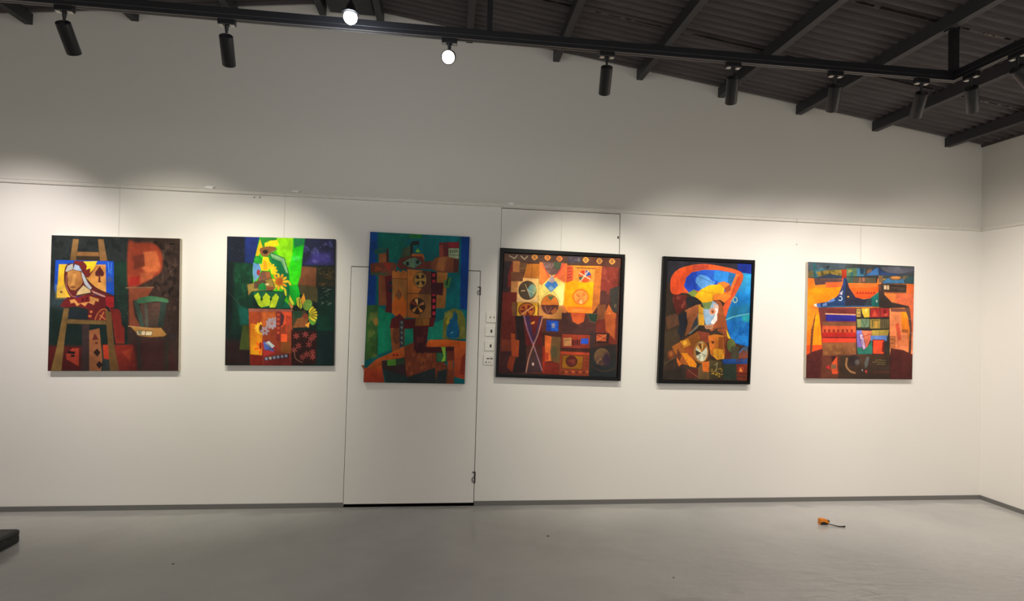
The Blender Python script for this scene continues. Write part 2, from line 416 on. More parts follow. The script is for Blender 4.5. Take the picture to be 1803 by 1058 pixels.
#ART_BEGIN
# ------------------------------------------------------------------ paintings: shapes painted by the script into the canvas mesh
class Art:
    """A painted canvas surface. Shapes are given in a measuring frame; q = canvas corners (TL, TR, BR, BL) in it."""
    def __init__(self, q, base, nx=300, aspect=1.1, seed=1):
        self.nx, self.ny = nx, int(nx*aspect)
        u, v = np.meshgrid(np.linspace(0, 1, self.nx), np.linspace(0, 1, self.ny))
        q = np.array(q, float)
        # projective map from the unit square to the measuring frame
        A = []; B = []
        for (a, b), (x, y) in zip(((0, 0), (1, 0), (1, 1), (0, 1)), q):
            A += [[a, b, 1, 0, 0, 0, -a*x, -b*x], [0, 0, 0, a, b, 1, -a*y, -b*y]]; B += [x, y]
        h = np.append(np.linalg.solve(np.array(A, float), np.array(B, float)), 1)
        w = h[6]*u + h[7]*v + 1
        self.X = (h[0]*u + h[1]*v + h[2])/w; self.Y = (h[3]*u + h[4]*v + h[5])/w
        self.px = (q[1][0] - q[0][0])/self.nx
        self.rg = np.random.RandomState(seed)
        self.I = np.zeros((self.ny, self.nx, 3)) + np.array(base, float)
        self.N = self.noise(6)
        self.I *= (1 + .35*self.N)[..., None]
    def noise(self, cells):
        out = np.zeros((self.ny, self.nx)); amp = 1
        for o in range(4):
            c = cells*2**o; g = self.rg.rand(c + 2, c + 2)
            yy = np.linspace(0, c, self.ny); xx = np.linspace(0, c, self.nx)
            yi = yy.astype(int); xi = xx.astype(int); fy = (yy - yi)[:, None]; fx = (xx - xi)[None, :]
            fy = fy*fy*(3 - 2*fy); fx = fx*fx*(3 - 2*fx)
            g00 = g[np.ix_(yi, xi)]; g10 = g[np.ix_(yi, xi + 1)]; g01 = g[np.ix_(yi + 1, xi)]; g11 = g[np.ix_(yi + 1, xi + 1)]
            out += amp*((g00*(1 - fx) + g10*fx)*(1 - fy) + (g01*(1 - fx) + g11*fx)*fy - .5); amp *= .6
        return out
    def blend(self, al, col, col2=None, ang=90, n=.25, box=None):
        if col2 is None: c = np.zeros(al.shape + (3,)) + np.array(col, float)
        else:
            x0, y0, x1, y1 = box; a = math.radians(ang); dx, dy = math.cos(a), math.sin(a)
            p = self.X*dx + self.Y*dy
            cs = [x*dx + y*dy for x in (x0, x1) for y in (y0, y1)]
            t = np.clip((p - min(cs))/(max(cs) - min(cs) + 1e-6), 0, 1)[..., None]
            c = np.array(col, float)*(1 - t) + np.array(col2, float)*t
        c = c*(1 + n*self.N)[..., None]
        self.I = self.I*(1 - al[..., None]) + c*al[..., None]
    @staticmethod
    def curve(P, closed=True, k=7):
        P = np.array(P, float); n = len(P); out = []
        for i in range(n if closed else n - 1):
            a, b, c, d = (P[(i + j) % n] if closed else P[min(max(i + j, 0), n - 1)] for j in (-1, 0, 1, 2))
            for s in range(k):
                t = s/k
                out.append(.5*((2*b) + (c - a)*t + (2*a - 5*b + 4*c - d)*t*t + (3*b - a - 3*c + d)*t**3))
        if not closed: out.append(P[-1])
        return np.array(out)
    def seg_d(self, a, b):
        d = b - a; L = d@d + 1e-9
        t = np.clip(((self.X - a[0])*d[0] + (self.Y - a[1])*d[1])/L, 0, 1)
        return np.hypot(self.X - a[0] - t*d[0], self.Y - a[1] - t*d[1])
    def p(self, pts, col, col2=None, ang=90, n=.25, s=False, o=None, ow=3, f=None):
        """filled outline; s = rounded, o = outline colour, f = soft edge width"""
        P = self.curve(pts) if s else np.array(pts, float)
        ins = np.zeros(self.X.shape, bool); dm = np.full(self.X.shape, 1e9)
        for i in range(len(P)):
            a, b = P[i - 1], P[i]
            if a[1] != b[1]:
                c = ((a[1] > self.Y) != (b[1] > self.Y)) & (self.X < (b[0] - a[0])*(self.Y - a[1])/(b[1] - a[1]) + a[0])
                ins ^= c
            dm = np.minimum(dm, self.seg_d(a, b))
        sd = np.where(ins, -dm, dm); f = f or self.px
        bx = (P[:, 0].min(), P[:, 1].min(), P[:, 0].max(), P[:, 1].max())
        self.blend(np.clip(.5 - sd/f, 0, 1), col, col2, ang, n, bx)
        if o: self.blend(np.clip(.5 - (dm - ow)/self.px, 0, 1)*.85, o, n=.1)
    def r(self, x0, y0, x1, y1, col, **k): self.p([(x0, y0), (x1, y0), (x1, y1), (x0, y1)], col, **k)
    def l(self, pts, w, col, s=False, a=.9, n=.15):
        P = self.curve(pts, False) if s else np.array(pts, float)
        dm = np.full(self.X.shape, 1e9)
        for u, v in zip(P, P[1:]): dm = np.minimum(dm, self.seg_d(u, v))
        self.blend(np.clip(.5 - (dm - w/2)/self.px, 0, 1)*a, col, n=n)
    def e(self, x, y, rx, ry, col, col2=None, ang=90, n=.25, o=None, ow=3, rot=0, a0=None, a1=None, f=None, hole=0):
        c, s = math.cos(math.radians(rot)), math.sin(math.radians(rot))
        dx, dy = self.X - x, self.Y - y
        X, Y = dx*c + dy*s, -dx*s + dy*c
        k = np.hypot(X/rx, Y/ry); sd = (k - 1)*min(rx, ry); f = f or self.px
        al = np.clip(.5 - sd/f, 0, 1)
        if hole: al = al*np.clip(.5 + (k - hole)*min(rx, ry)/f, 0, 1)
        if a0 is not None:
            th = np.degrees(np.arctan2(Y/ry, X/rx)) % 360
            al = al*(((th - a0) % 360) <= ((a1 - a0) % 360))
        self.blend(al, col, col2, ang, n, (x - rx, y - ry, x + rx, y + ry))
        if o: self.blend(np.clip(.5 - (abs(sd) - ow)/self.px, 0, 1)*.85, o, n=.1)
    def wheel(self, x, y, rx, ry, cols, k=8, ph=0, rim=None, spoke=None, sw=4):
        for i in range(k): self.e(x, y, rx, ry, cols[i % len(cols)], a0=(ph + i*360/k) % 360, a1=(ph + (i + 1)*360/k) % 360)
        if spoke:
            for i in range(k):
                t = math.radians(ph + i*360/k); self.l([(x, y), (x + rx*math.cos(t), y + ry*math.sin(t))], sw, spoke)
        if rim: self.e(x, y, rx*1.04, ry*1.04, rim, hole=.88)
    def petals(self, x, y, r0, r1, w, col, k=10, a0=0, a1=360, col2=None):
        for i in range(k):
            t = a0 + (a1 - a0)*i/max(1, k - (a1 - a0 < 360)); a = math.radians(t); rm = (r0 + r1)/2
            self.e(x + rm*math.cos(a), y + rm*math.sin(a), (r1 - r0)/2, w, col if not col2 or i % 2 else col2, rot=t)
    def specks(self, x0, y0, x1, y1, col, k=30, ln=14, w=3, a=.6):
        for i in range(k):
            x, y = self.rg.uniform(x0, x1), self.rg.uniform(y0, y1); t = self.rg.uniform(-1, 1)
            self.l([(x, y), (x + ln*self.rg.uniform(.3, 1), y + ln*t*.5)], w, col, a=a)
    def mottle(self, x0, y0, x1, y1, col, cells=14, th=.12, a=.5):
        m = np.clip((self.noise(cells) - th)*5, 0, 1)*a
        f = 18
        m = m*np.clip((self.X - x0)/f, 0, 1)*np.clip((x1 - self.X)/f, 0, 1)*np.clip((self.Y - y0)/f, 0, 1)*np.clip((y1 - self.Y)/f, 0, 1)
        self.blend(m, col)
    def colours(self, gain):
        g = self.noise(40)
        v = np.clip(self.I*(1 + .10*g)[..., None], 3, 255)/255
        lin = np.where(v <= .04045, v/12.92, ((v + .055)/1.055)**2.4)
        return np.clip(lin*gain, 0, .92)

def P4(pts, Y): return [at_y(x, y, Y) for x, y in pts]

def painting(name, label, corners, art, gain, depth=.038, frame=None, edge='edgedark', wire=None, face=None):
    """corners: measured photo points TL, TR, BR, BL of the whole picture; face: of the painted surface inside a frame"""
    q = P4(corners, -depth)
    c = sum(q, Vector())/4; c.y = 0
    t = thing(name, label, 'painting', c)
    yf = -depth if not frame else -depth + .012
    fq = P4(face or corners, yf)
    ny, nx = art.ny, art.nx
    u, v = np.meshgrid(np.linspace(0, 1, nx), np.linspace(0, 1, ny))
    F = np.array([p - c for p in fq])
    V = (F[0]*((1-u)*(1-v))[..., None] + F[1]*(u*(1-v))[..., None] + F[2]*(u*v)[..., None] + F[3]*((1-u)*v)[..., None]).reshape(-1, 3)
    i = np.arange(nx*ny).reshape(ny, nx)
    Q = np.stack([i[:-1, :-1], i[1:, :-1], i[1:, 1:], i[:-1, 1:]], -1).reshape(-1, 4)
    me = bpy.data.meshes.new('painted_canvas')
    me.vertices.add(len(V)); me.vertices.foreach_set('co', V.astype(np.float32).ravel())
    me.loops.add(Q.size); me.loops.foreach_set('vertex_index', Q.astype(np.int32).ravel())
    me.polygons.add(len(Q)); me.polygons.foreach_set('loop_start', np.arange(0, Q.size, 4, dtype=np.int32))
    me.update(calc_edges=True); me.validate()
    ca = me.color_attributes.new('paint', 'FLOAT_COLOR', 'POINT')
    col = np.ones((nx*ny, 4), np.float32); col[:, :3] = art.colours(gain).reshape(-1, 3)
    ca.data.foreach_set('color', col.ravel()); me.materials.append(M['art'])
    o = bpy.data.objects.new('painted_canvas', me); C.objects.link(o); o.parent = t
    # stretched sides behind the painted face
    def ring(bm, qa, ya, qb, yb):
        a = [bm.verts.new(Vector((p.x - c.x, ya, p.z - c.z))) for p in qa]; b = [bm.verts.new(Vector((p.x - c.x, yb, p.z - c.z))) for p in qb]
        for k in range(4): bm.faces.new((a[k], a[(k+1) % 4], b[(k+1) % 4], b[k]))
        return a, b
    bm = bmesh.new(); a, b = ring(bm, fq, yf + .0002, fq, -.004)
    bm.faces.new(b); 
    e = obj('canvas_edge', bm, M[edge], t); e['label'] = 'plain side edge of the stretched canvas'
    if frame:
        def grow(d):
            out = []
            for k, p in enumerate(fq):
                s = ((-1, 1), (1, 1), (1, -1), (-1, -1))[k]; out.append(Vector((p.x + s[0]*d, 0, p.z + s[1]*d)))
            return out
        inn = grow(.004)
        bm = bmesh.new()
        prof = [(inn, -.006), (inn, -depth + .004), (None, 0), (q, -depth + .003), (q, -.004)]
        mid1 = [inn[k].lerp(Vector((q[k].x, 0, q[k].z)), .12) for k in range(4)]; mid2 = [inn[k].lerp(Vector((q[k].x, 0, q[k].z)), .93) for k in range(4)]
        L = [(inn, -.006), (inn, -depth + .003), (mid1, -depth), (mid2, -depth), (q, -depth + .003), (q, -.003)]
        R_ = [[bm.verts.new((p.x - c.x, y, p.z - c.z)) for p in qq] for qq, y in L]
        for A, B in zip(R_, R_[1:] + R_[:1]):
            for k in range(4): bm.faces.new((A[k], A[(k+1) % 4], B[(k+1) % 4], B[k]))
        f = obj('frame', bm, M['frame'], t); f['label'] = 'black wooden frame'
    if wire is not None:
        p = at_y(wire[0], wire[1], -.012)
        zt = max(v.z for v in q) - .02
        w = obj('hanging_wire', tube(bmesh.new(), [(p.x - c.x, -.0195, 2.592 - c.z), (p.x - c.x + .002, -.012, zt - c.z)], .0006, 6), M['wire'], t); w['label'] = 'thin hanging wire'
    return t

# --- 1 easel with a hooded figure
A = Art([(82, 57), (965, 74), (950, 982), (57, 985)], (40, 46, 45), aspect=1.12, seed=1)
A.mottle(82, 57, 600, 560, (26, 30, 30), 20, .05, .6)
A.p([(60, 560), (610, 560), (610, 830), (60, 830)], (24, 38, 35), f=60)
A.p([(510, 236), (605, 236), (608, 680), (560, 640), (512, 470)], (28, 56, 44), (34, 46, 43), f=14); A.specks(515, 420, 605, 620, (90, 98, 88), 26, 8)
A.p([(605, 72), (966, 74), (952, 984), (603, 984)], (62, 48, 41), (54, 40, 37)); A.mottle(620, 80, 960, 480, (36, 28, 26), 26, .05, .8); A.mottle(620, 80, 960, 600, (92, 70, 60), 30, .2, .6)
A.p([(607, 112), (660, 104), (790, 112), (842, 190), (836, 295), (780, 340), (690, 392), (608, 408)], (148, 62, 40), s=True, f=18)
A.p([(712, 168), (800, 158), (832, 260), (812, 300), (740, 320), (690, 270)], (192, 100, 58), f=16); A.p([(640, 195), (715, 180), (722, 262), (650, 290)], (118, 54, 38), f=10)
A.p([(614, 345), (705, 325), (690, 385), (611, 402)], (152, 42, 34), f=10); A.p([(690, 310), (790, 300), (770, 350), (690, 380)], (168, 86, 52), f=14)
A.p([(611, 418), (780, 410), (735, 480), (690, 498), (640, 500), (650, 600), (692, 680), (613, 680)], (142, 74, 50), (118, 62, 44), f=8); A.l([(594, 412), (780, 408)], 9, (138, 100, 74))
A.p([(228, 82), (268, 82), (250, 230), (207, 230)], (138, 104, 62), (110, 82, 48)); A.p([(400, 82), (438, 82), (464, 230), (412, 230)], (148, 110, 68), (128, 92, 56))
A.p([(250, 198), (412, 198), (414, 230), (250, 230)], (58, 46, 34)); A.p([(255, 168), (405, 170), (408, 200), (253, 198)], (136, 96, 56), o=(60, 42, 28), ow=1)
A.p([(108, 225), (508, 231), (510, 470), (450, 470), (118, 500), (100, 420)], (30, 78, 190), (32, 82, 186)); A.p([(88, 440), (180, 478), (180, 560), (80, 540)], (48, 62, 66), f=40)
A.p([(132, 254), (453, 255), (456, 450), (175, 482), (117, 482)], (236, 188, 44), (214, 150, 78), ang=0); A.p([(117, 400), (180, 400), (175, 482), (117, 482)], (204, 164, 66), f=30); A.r(140, 438, 156, 450, (90, 60, 30))
A.p([(330, 345), (365, 290), (400, 260), (452, 258), (455, 445), (395, 418)], (216, 142, 72), (222, 160, 78)); A.l([(395, 262), (330, 345)], 4, (120, 66, 40))
A.l([(470, 240), (476, 310)], 7, (80, 140, 225)); A.l([(492, 245), (488, 320)], 6, (76, 132, 220)); A.p([(478, 330), (502, 362), (482, 374), (456, 368)], (60, 84, 150), s=True)
A.p([(235, 230), (300, 232), (330, 275), (362, 298), (345, 335), (322, 345), (285, 302), (235, 256)], (112, 38, 34))
A.p([(298, 234), (395, 232), (366, 290), (344, 314), (350, 278), (318, 292), (326, 262)], (242, 208, 42))
A.p([(180, 270), (240, 250), (290, 300), (330, 362), (400, 422), (510, 470), (450, 482), (360, 455), (250, 474), (210, 472), (172, 380)], (98, 36, 36), s=True, o=(36, 20, 24), ow=2)
A.p([(176, 302), (190, 265), (228, 248), (228, 290), (186, 306)], (178, 178, 170)); A.p([(226, 292), (240, 252), (270, 262), (292, 300), (256, 302)], (166, 182, 206), o=(40, 30, 40), ow=1.5)
A.p([(286, 302), (302, 322), (332, 382), (358, 412), (345, 432), (310, 392), (290, 342)], (188, 194, 200)); A.p([(352, 430), (400, 448), (452, 470), (448, 482), (370, 450)], (192, 142, 130))
A.p([(189, 305), (225, 291), (282, 302), (298, 376), (285, 402), (246, 434), (212, 430), (190, 392)], (190, 136, 74), (158, 100, 50), ang=30, o=(60, 34, 24), ow=1.5); A.e(228, 410, 20, 6, (112, 70, 40)); A.p([(228, 320), (250, 318), (240, 395), (215, 398)], (205, 145, 78), f=8)
A.p([(248, 468), (258, 440), (300, 394), (346, 428), (352, 448)], (216, 188, 134), o=(50, 26, 26), ow=2)
A.p([(411, 264), (424, 284), (441, 308), (440, 330), (424, 337), (411, 328), (398, 337), (382, 330), (381, 308), (398, 284)], (92, 38, 40)); A.p([(405, 330), (415, 330), (417, 368), (427, 376), (394, 376), (403, 368)], (96, 40, 42))
A.p([(140, 542), (165, 500), (195, 478), (250, 480), (345, 455), (450, 478), (455, 555), (400, 560), (330, 560), (250, 542), (180, 552)], (104, 33, 35))
A.p([(205, 498), (345, 472), (408, 490), (402, 512), (382, 502), (372, 532), (332, 515), (311, 542), (282, 522), (256, 542), (240, 516), (214, 522)], (206, 142, 78))
A.p([(235, 486), (342, 462), (346, 508), (266, 522)], (124, 38, 38)); A.r(286, 484, 306, 510, (88, 24, 30)); A.r(314, 478, 332, 506, (88, 24, 30))
A.l([(185, 330), (182, 400), (215, 465), (250, 476)], 5, (180, 120, 112), s=True)
A.p([(452, 474), (509, 474), (509, 546), (480, 552), (455, 535)], (168, 36, 42)); A.p([(478, 552), (540, 560), (556, 580), (562, 660), (582, 690), (582, 795), (520, 795), (500, 650)], (112, 36, 33), (128, 42, 34))
A.p([(330, 550), (452, 550), (456, 640), (330, 636)], (98, 33, 33)); A.r(344, 570, 362, 586, (204, 112, 70)); A.r(334, 600, 356, 616, (204, 112, 70))
A.p([(384, 640), (396, 592), (430, 560), (462, 570), (456, 642)], (118, 46, 36), s=True, o=(210, 116, 68), ow=3); A.l([(410, 636), (440, 580)], 6, (214, 130, 80)); A.l([(412, 600), (450, 630)], 5, (214, 130, 80))
A.p([(195, 560), (330, 562), (330, 632), (188, 630)], (34, 42, 48)); A.r(290, 660, 340, 980, (56, 44, 44))
A.p([(56, 812), (290, 812), (285, 984), (56, 984)], (76, 28, 27), f=20); A.p([(182, 870), (225, 828), (270, 828), (268, 952), (185, 905)], (156, 58, 42)); A.p([(195, 846), (245, 852), (240, 870), (192, 864)], (28, 20, 22)); A.r(215, 874, 240, 888, (28, 20, 22))
A.p([(340, 706), (410, 690), (430, 900), (420, 984), (340, 984)], (138, 86, 54), (150, 94, 60)); A.p([(360, 772), (378, 725), (406, 768)], (92, 40, 36)); A.r(382, 785, 398, 798, (92, 40, 36))
A.p([(368, 856), (394, 830), (416, 856), (396, 886)], (44, 28, 26)); A.p([(386, 940), (410, 914), (432, 940), (408, 970)], (44, 28, 26))
A.p([(430, 802), (640, 802), (665, 850), (668, 984), (540, 984), (510, 800)], (124, 40, 30), (92, 32, 28), f=10); A.p([(432, 806), (470, 804), (482, 905), (440, 900)], (168, 56, 34)); A.p([(560, 850), (640, 820), (620, 920)], (140, 52, 36), f=14)
A.p([(166, 555), (202, 555), (176, 740), (150, 984), (78, 984), (116, 830)], (112, 86, 50), (124, 96, 54)); A.p([(450, 570), (490, 580), (510, 800), (546, 984), (482, 984), (460, 700)], (110, 82, 48), (92, 66, 38)); A.p([(185, 628), (456, 638), (456, 666), (183, 660)], (112, 88, 52), o=(50, 38, 26), ow=1)
A.p([(640, 770), (880, 770), (952, 984), (668, 984)], (62, 36, 36), f=30); A.p([(692, 520), (840, 512), (812, 680), (690, 680)], (84, 60, 52), (70, 58, 50))
A.p([(645, 500), (670, 497), (702, 600), (716, 682), (690, 680), (664, 580)], (58, 74, 64)); A.p([(832, 510), (876, 498), (850, 680), (808, 680)], (50, 64, 57), (44, 52, 48)); A.p([(718, 520), (736, 520), (746, 680), (726, 680)], (76, 76, 68))
for y in (545, 575, 605): A.l([(750, y), (810, y + 3)], 2, (56, 40, 36), a=.6)
A.p([(668, 494), (700, 478), (760, 468), (822, 476), (876, 488), (878, 512), (800, 504), (682, 520)], (60, 104, 74), (74, 118, 82), ang=0, s=True)
A.p([(664, 745), (690, 750), (702, 970), (676, 970)], (50, 42, 38)); A.p([(850, 740), (890, 738), (882, 980), (850, 980)], (50, 42, 38))
A.p([(620, 678), (760, 685), (832, 684), (872, 732), (850, 746), (760, 752), (672, 742), (658, 716)], (168, 122, 66), (150, 106, 58), o=(70, 46, 28), ow=1.5); A.l([(608, 675), (770, 690)], 7, (186, 142, 92))
A.p([(664, 706), (776, 710), (766, 740), (668, 735)], (204, 186, 146), o=(60, 46, 34), ow=1.5); A.l([(728, 706), (722, 738)], 4, (60, 46, 34)); A.p([(672, 708), (700, 708), (696, 732), (676, 730)], (120, 116, 96))
A.r(893, 107, 926, 115, (24, 18, 18)); A.l([(890, 740), (930, 740)], 6, (40, 50, 66)); A.specks(870, 620, 920, 780, (92, 92, 100), 10, 10)
painting('painting', 'unframed painting of an easel and a green chair, leftmost picture on the wall', [(91, 414), (317, 420), (314, 653), (84, 653)], A, 1.0, edge='edge', wire=(209, 400))

# --- 2 green vase of sunflowers
A = Art([(83, 65), (850, 90), (838, 992), (65, 992)], (20, 34, 31), aspect=1.2, seed=2)
A.p([(205, 66), (320, 70), (268, 265), (205, 262)], (28, 50, 128), (26, 44, 100), f=14); A.p([(80, 60), (208, 68), (206, 262), (80, 255)], (24, 31, 46), f=16); A.specks(90, 90, 290, 240, (62, 74, 112), 24, 14, 2)
A.p([(80, 252), (268, 262), (278, 590), (235, 720), (140, 780), (68, 720)], (16, 58, 38), (18, 42, 36), f=16); A.mottle(80, 250, 270, 560, (26, 84, 52), 18, .1, .6); A.p([(80, 252), (135, 260), (120, 700), (66, 800)], (18, 30, 30), f=24); A.l([(85, 460), (180, 570), (190, 640)], 3, (110, 100, 100), s=True, a=.5)
A.p([(160, 560), (240, 590), (240, 700), (175, 700)], (20, 82, 70), f=24); A.p([(64, 800), (240, 830), (240, 992), (64, 992)], (38, 26, 26), f=40)
A.p([(192, 702), (246, 704), (242, 882), (168, 878)], (56, 64, 28), (64, 76, 32), f=8)
A.p([(632, 78), (852, 88), (846, 280), (608, 272)], (35, 38, 68), f=10); A.p([(690, 190), (820, 180), (830, 262), (640, 268)], (60, 54, 126), f=40); A.mottle(620, 90, 846, 280, (84, 84, 150), 22, .22, .7)
A.p([(600, 280), (722, 290), (716, 432), (584, 416)], (124, 76, 48), (112, 66, 40), f=12); A.p([(586, 414), (722, 430), (736, 545), (650, 520), (608, 480)], (72, 66, 40), f=8)
A.p([(720, 290), (848, 280), (846, 432), (716, 430)], (40, 42, 30), f=8); A.specks(725, 300, 840, 420, (176, 116, 62), 26, 26, 3, .5)
A.p([(730, 432), (848, 432), (842, 745), (720, 740)], (15, 34, 30), (14, 60, 46), f=10); A.specks(750, 440, 800, 580, (150, 150, 130), 16, 30, 3, .6); A.p([(720, 742), (842, 742), (838, 992), (716, 992)], (18, 38, 38), f=10)
A.p([(480, 420), (560, 430), (540, 580), (430, 585), (480, 520)], (10, 100, 70), f=8)
A.p([(315, 70), (634, 78), (606, 350), (585, 415), (602, 480), (570, 560), (530, 565), (420, 460), (268, 405), (264, 290)], (62, 190, 20), s=False)
A.p([(315, 70), (440, 72), (420, 150), (400, 260), (330, 200)], (40, 130, 40), f=12)
A.p([(440, 72), (558, 76), (550, 200), (530, 300), (470, 245), (425, 160)], (150, 228, 8), (120, 220, 10), f=10); A.p([(556, 76), (634, 80), (606, 310), (580, 415), (520, 300), (548, 200)], (16, 205, 20), (60, 225, 10), f=8); A.p([(556, 76), (634, 80), (630, 130), (560, 150)], (20, 130, 70), f=14); A.e(575, 225, 30, 18, (70, 230, 80), f=20)
A.p([(390, 190), (470, 240), (520, 320), (545, 420), (520, 520), (440, 390), (395, 270)], (10, 112, 62), f=10); A.p([(520, 290), (580, 410), (530, 415)], (60, 222, 20), f=8); A.p([(528, 420), (586, 416), (602, 482), (566, 566), (528, 490)], (20, 185, 40), (10, 150, 40), f=5)
A.p([(268, 256), (332, 266), (312, 352), (276, 395), (264, 330)], (90, 142, 196), (110, 150, 190), f=8)
A.p([(318, 90), (342, 160), (312, 195), (286, 240), (290, 180)], (232, 178, 20)); A.p([(350, 115), (400, 95), (448, 108), (412, 152), (350, 152)], (216, 204, 28)); A.p([(380, 100), (440, 92), (452, 130), (400, 150)], (236, 214, 20))
A.p([(320, 152), (400, 140), (432, 160), (380, 202), (330, 206)], (132, 86, 46), s=True); A.e(355, 178, 20, 15, (40, 30, 22)); A.l([(380, 195), (435, 160)], 10, (110, 130, 70))
A.p([(388, 186), (430, 198), (492, 224), (522, 336), (500, 330), (468, 252), (400, 222)], (112, 172, 112), o=(20, 80, 50), ow=2); A.l([(400, 200), (480, 236), (510, 320)], 3, (190, 220, 180))
A.e(302, 235, 28, 27, (40, 156, 48), o=(16, 80, 40), ow=1.5)
A.p([(340, 212), (376, 216), (392, 270), (376, 312), (328, 312), (312, 262), (330, 270)], (248, 192, 18)); A.petals(375, 320, 20, 68, 11, (240, 188, 26), 5, -75, 15); A.p([(340, 240), (360, 236), (368, 300), (340, 306)], (244, 150, 24), f=10)
A.p([(330, 316), (386, 320), (402, 384), (298, 388)], (122, 82, 62), o=(60, 40, 36), ow=1.5); A.e(306, 325, 13, 21, (146, 52, 62)); A.p([(350, 318), (385, 320), (395, 380), (370, 380)], (150, 90, 50))
A.petals(455, 392, 24, 62, 9, (242, 158, 32), 11, 0, 360, (250, 190, 40)); A.e(455, 392, 28, 28, (204, 104, 30)); A.l([(485, 392), (515, 388), (532, 412)], 14, (252, 204, 42), s=True); A.l([(470, 432), (494, 448), (500, 486)], 14, (242, 212, 42), s=True); A.l([(440, 420), (420, 445)], 12, (190, 190, 40))
A.p([(224, 410), (292, 396), (400, 366), (424, 432), (412, 452), (258, 462), (234, 492)], (142, 120, 58), o=(50, 46, 26), ow=1.5); A.p([(274, 392), (350, 376), (372, 410), (330, 440), (274, 440)], (92, 66, 50)); A.p([(308, 412), (340, 398), (360, 415), (362, 452), (304, 452)], (30, 134, 60)); A.e(368, 410, 14, 8, (220, 190, 130)); A.p([(365, 425), (418, 430), (410, 450), (365, 450)], (140, 76, 50))
A.p([(264, 462), (330, 456), (482, 464), (500, 500), (472, 572), (320, 580), (288, 540)], (24, 92, 62), o=(14, 50, 34), ow=2)
A.p([(274, 492), (304, 468), (326, 512), (332, 574), (308, 564)], (186, 216, 38)); A.p([(336, 502), (360, 470), (392, 502), (386, 562), (322, 577)], (206, 222, 38), (170, 205, 40)); A.p([(398, 512), (430, 474), (452, 502), (426, 577), (384, 577)], (192, 216, 38))
A.e(328, 515, 9, 12, (20, 70, 40)); A.e(394, 515, 8, 12, (20, 70, 40))
A.p([(235, 584), (552, 590), (540, 992), (244, 992)], (160, 68, 34), (120, 48, 36)); A.p([(235, 584), (552, 590), (548, 606), (240, 606)], (150, 86, 74)); A.p([(330, 610), (430, 606), (430, 680), (330, 720)], (196, 96, 44), f=20)
A.p([(246, 690), (335, 700), (330, 920), (246, 916)], (196, 104, 26), (222, 154, 20), f=10); A.p([(245, 912), (332, 920), (332, 992), (245, 992)], (110, 32, 22)); A.petals(322, 725, 14, 46, 9, (240, 180, 46), 7, 90, 270); A.e(322, 728, 12, 30, (92, 52, 30)); A.petals(322, 862, 6, 52, 8, (226, 138, 26), 7, 100, 290, (240, 96, 24)); A.e(320, 850, 10, 26, (130, 44, 26))
A.petals(400, 690, 8, 44, 10, (166, 150, 160), 9, 0, 360); A.petals(350, 745, 6, 34, 9, (160, 140, 150), 6, 0, 360); A.l([(340, 735), (430, 650)], 14, (170, 140, 140))
A.r(432, 605, 462, 815, (124, 42, 38))
for i in range(5): A.r(438, 618 + i*32, 456, 638 + i*32, (186, 76, 50))
A.p([(465, 602), (542, 610), (536, 700), (500, 690), (468, 722)], (216, 80, 46)); A.p([(465, 604), (490, 640), (480, 700), (462, 712)], (80, 44, 50)); A.p([(500, 630), (540, 640), (536, 770), (500, 770)], (176, 62, 40)); A.r(465, 766, 510, 822, (236, 90, 44)); A.p([(465, 822), (536, 822), (535, 905), (465, 900)], (134, 76, 36)); A.p([(512, 700), (536, 700), (536, 822), (512, 822)], (150, 70, 40))
A.p([(332, 815), (382, 812), (432, 872), (426, 907), (338, 932)], (158, 46, 46), s=False, o=(70, 24, 26), ow=1.5); A.p([(338, 820), (380, 822), (422, 892), (350, 880)], (72, 92, 160)); A.p([(380, 815), (422, 852), (402, 868), (352, 830)], (172, 184, 184)); A.l([(345, 885), (425, 870)], 3, (70, 24, 26)); A.l([(352, 818), (425, 895)], 3, (70, 24, 26))
A.p([(340, 936), (522, 908), (540, 992), (340, 992)], (108, 36, 36)); A.p([(344, 936), (522, 906), (520, 936), (350, 958)], (58, 30, 40))
for i in range(6): A.p([(350 + i*28, 936 - i*4.4), (370 + i*28, 933 - i*4.4), (372 + i*28, 952 - i*4), (354 + i*28, 954 - i*4)], (128, 138, 158) if i != 1 else (170, 160, 150))
A.p([(540, 738), (722, 744), (716, 976), (540, 992)], (47, 25, 23), f=6)
for x, y in ((575, 780), (640, 770), (680, 800), (590, 850), (665, 840), (620, 930), (690, 930), (560, 880), (700, 780), (650, 910), (690, 895)):
    A.petals(x, y, 3, 24, 4, (150, 66, 60), 6, 20, 380)
A.l([(560, 880), (570, 940), (615, 968)], 7, (130, 90, 70), s=True)
A.p([(544, 600), (640, 596), (672, 722), (548, 722)], (62, 62, 40), o=(36, 30, 22), ow=1.5); A.p([(590, 640), (670, 640), (640, 715), (550, 722)], (128, 78, 44)); A.p([(552, 605), (612, 600), (612, 650), (560, 655)], (34, 62, 44))
A.p([(526, 482), (562, 548), (548, 566), (522, 522)], (224, 226, 62), o=(60, 90, 30), ow=1.5); A.p([(512, 528), (555, 570), (540, 588)], (206, 130, 70)); A.p([(580, 560), (575, 510), (600, 500), (618, 570), (605, 590)], (206, 200, 52)); A.l([(596, 510), (602, 585)], 6, (40, 60, 24)); A.p([(606, 520), (628, 474), (646, 540), (620, 560)], (232, 158, 50)); A.e(655, 558, 32, 40, (112, 152, 62), rot=20); A.e(692, 640, 30, 62, (92, 152, 52))
A.petals(655, 628, 18, 72, 10, (232, 206, 52), 6, -55, 40); A.petals(655, 628, 20, 66, 3, (40, 50, 26), 5, -46, 30); A.p([(636, 702), (672, 676), (662, 722)], (236, 156, 50)); A.e(640, 640, 20, 22, (120, 60, 40))
painting('painting', 'unframed painting of a bright green vase with sunflowers, second picture from the left', [(400, 416), (590, 421), (587, 644), (396, 643)], A, 1.0, wire=(500, 400))

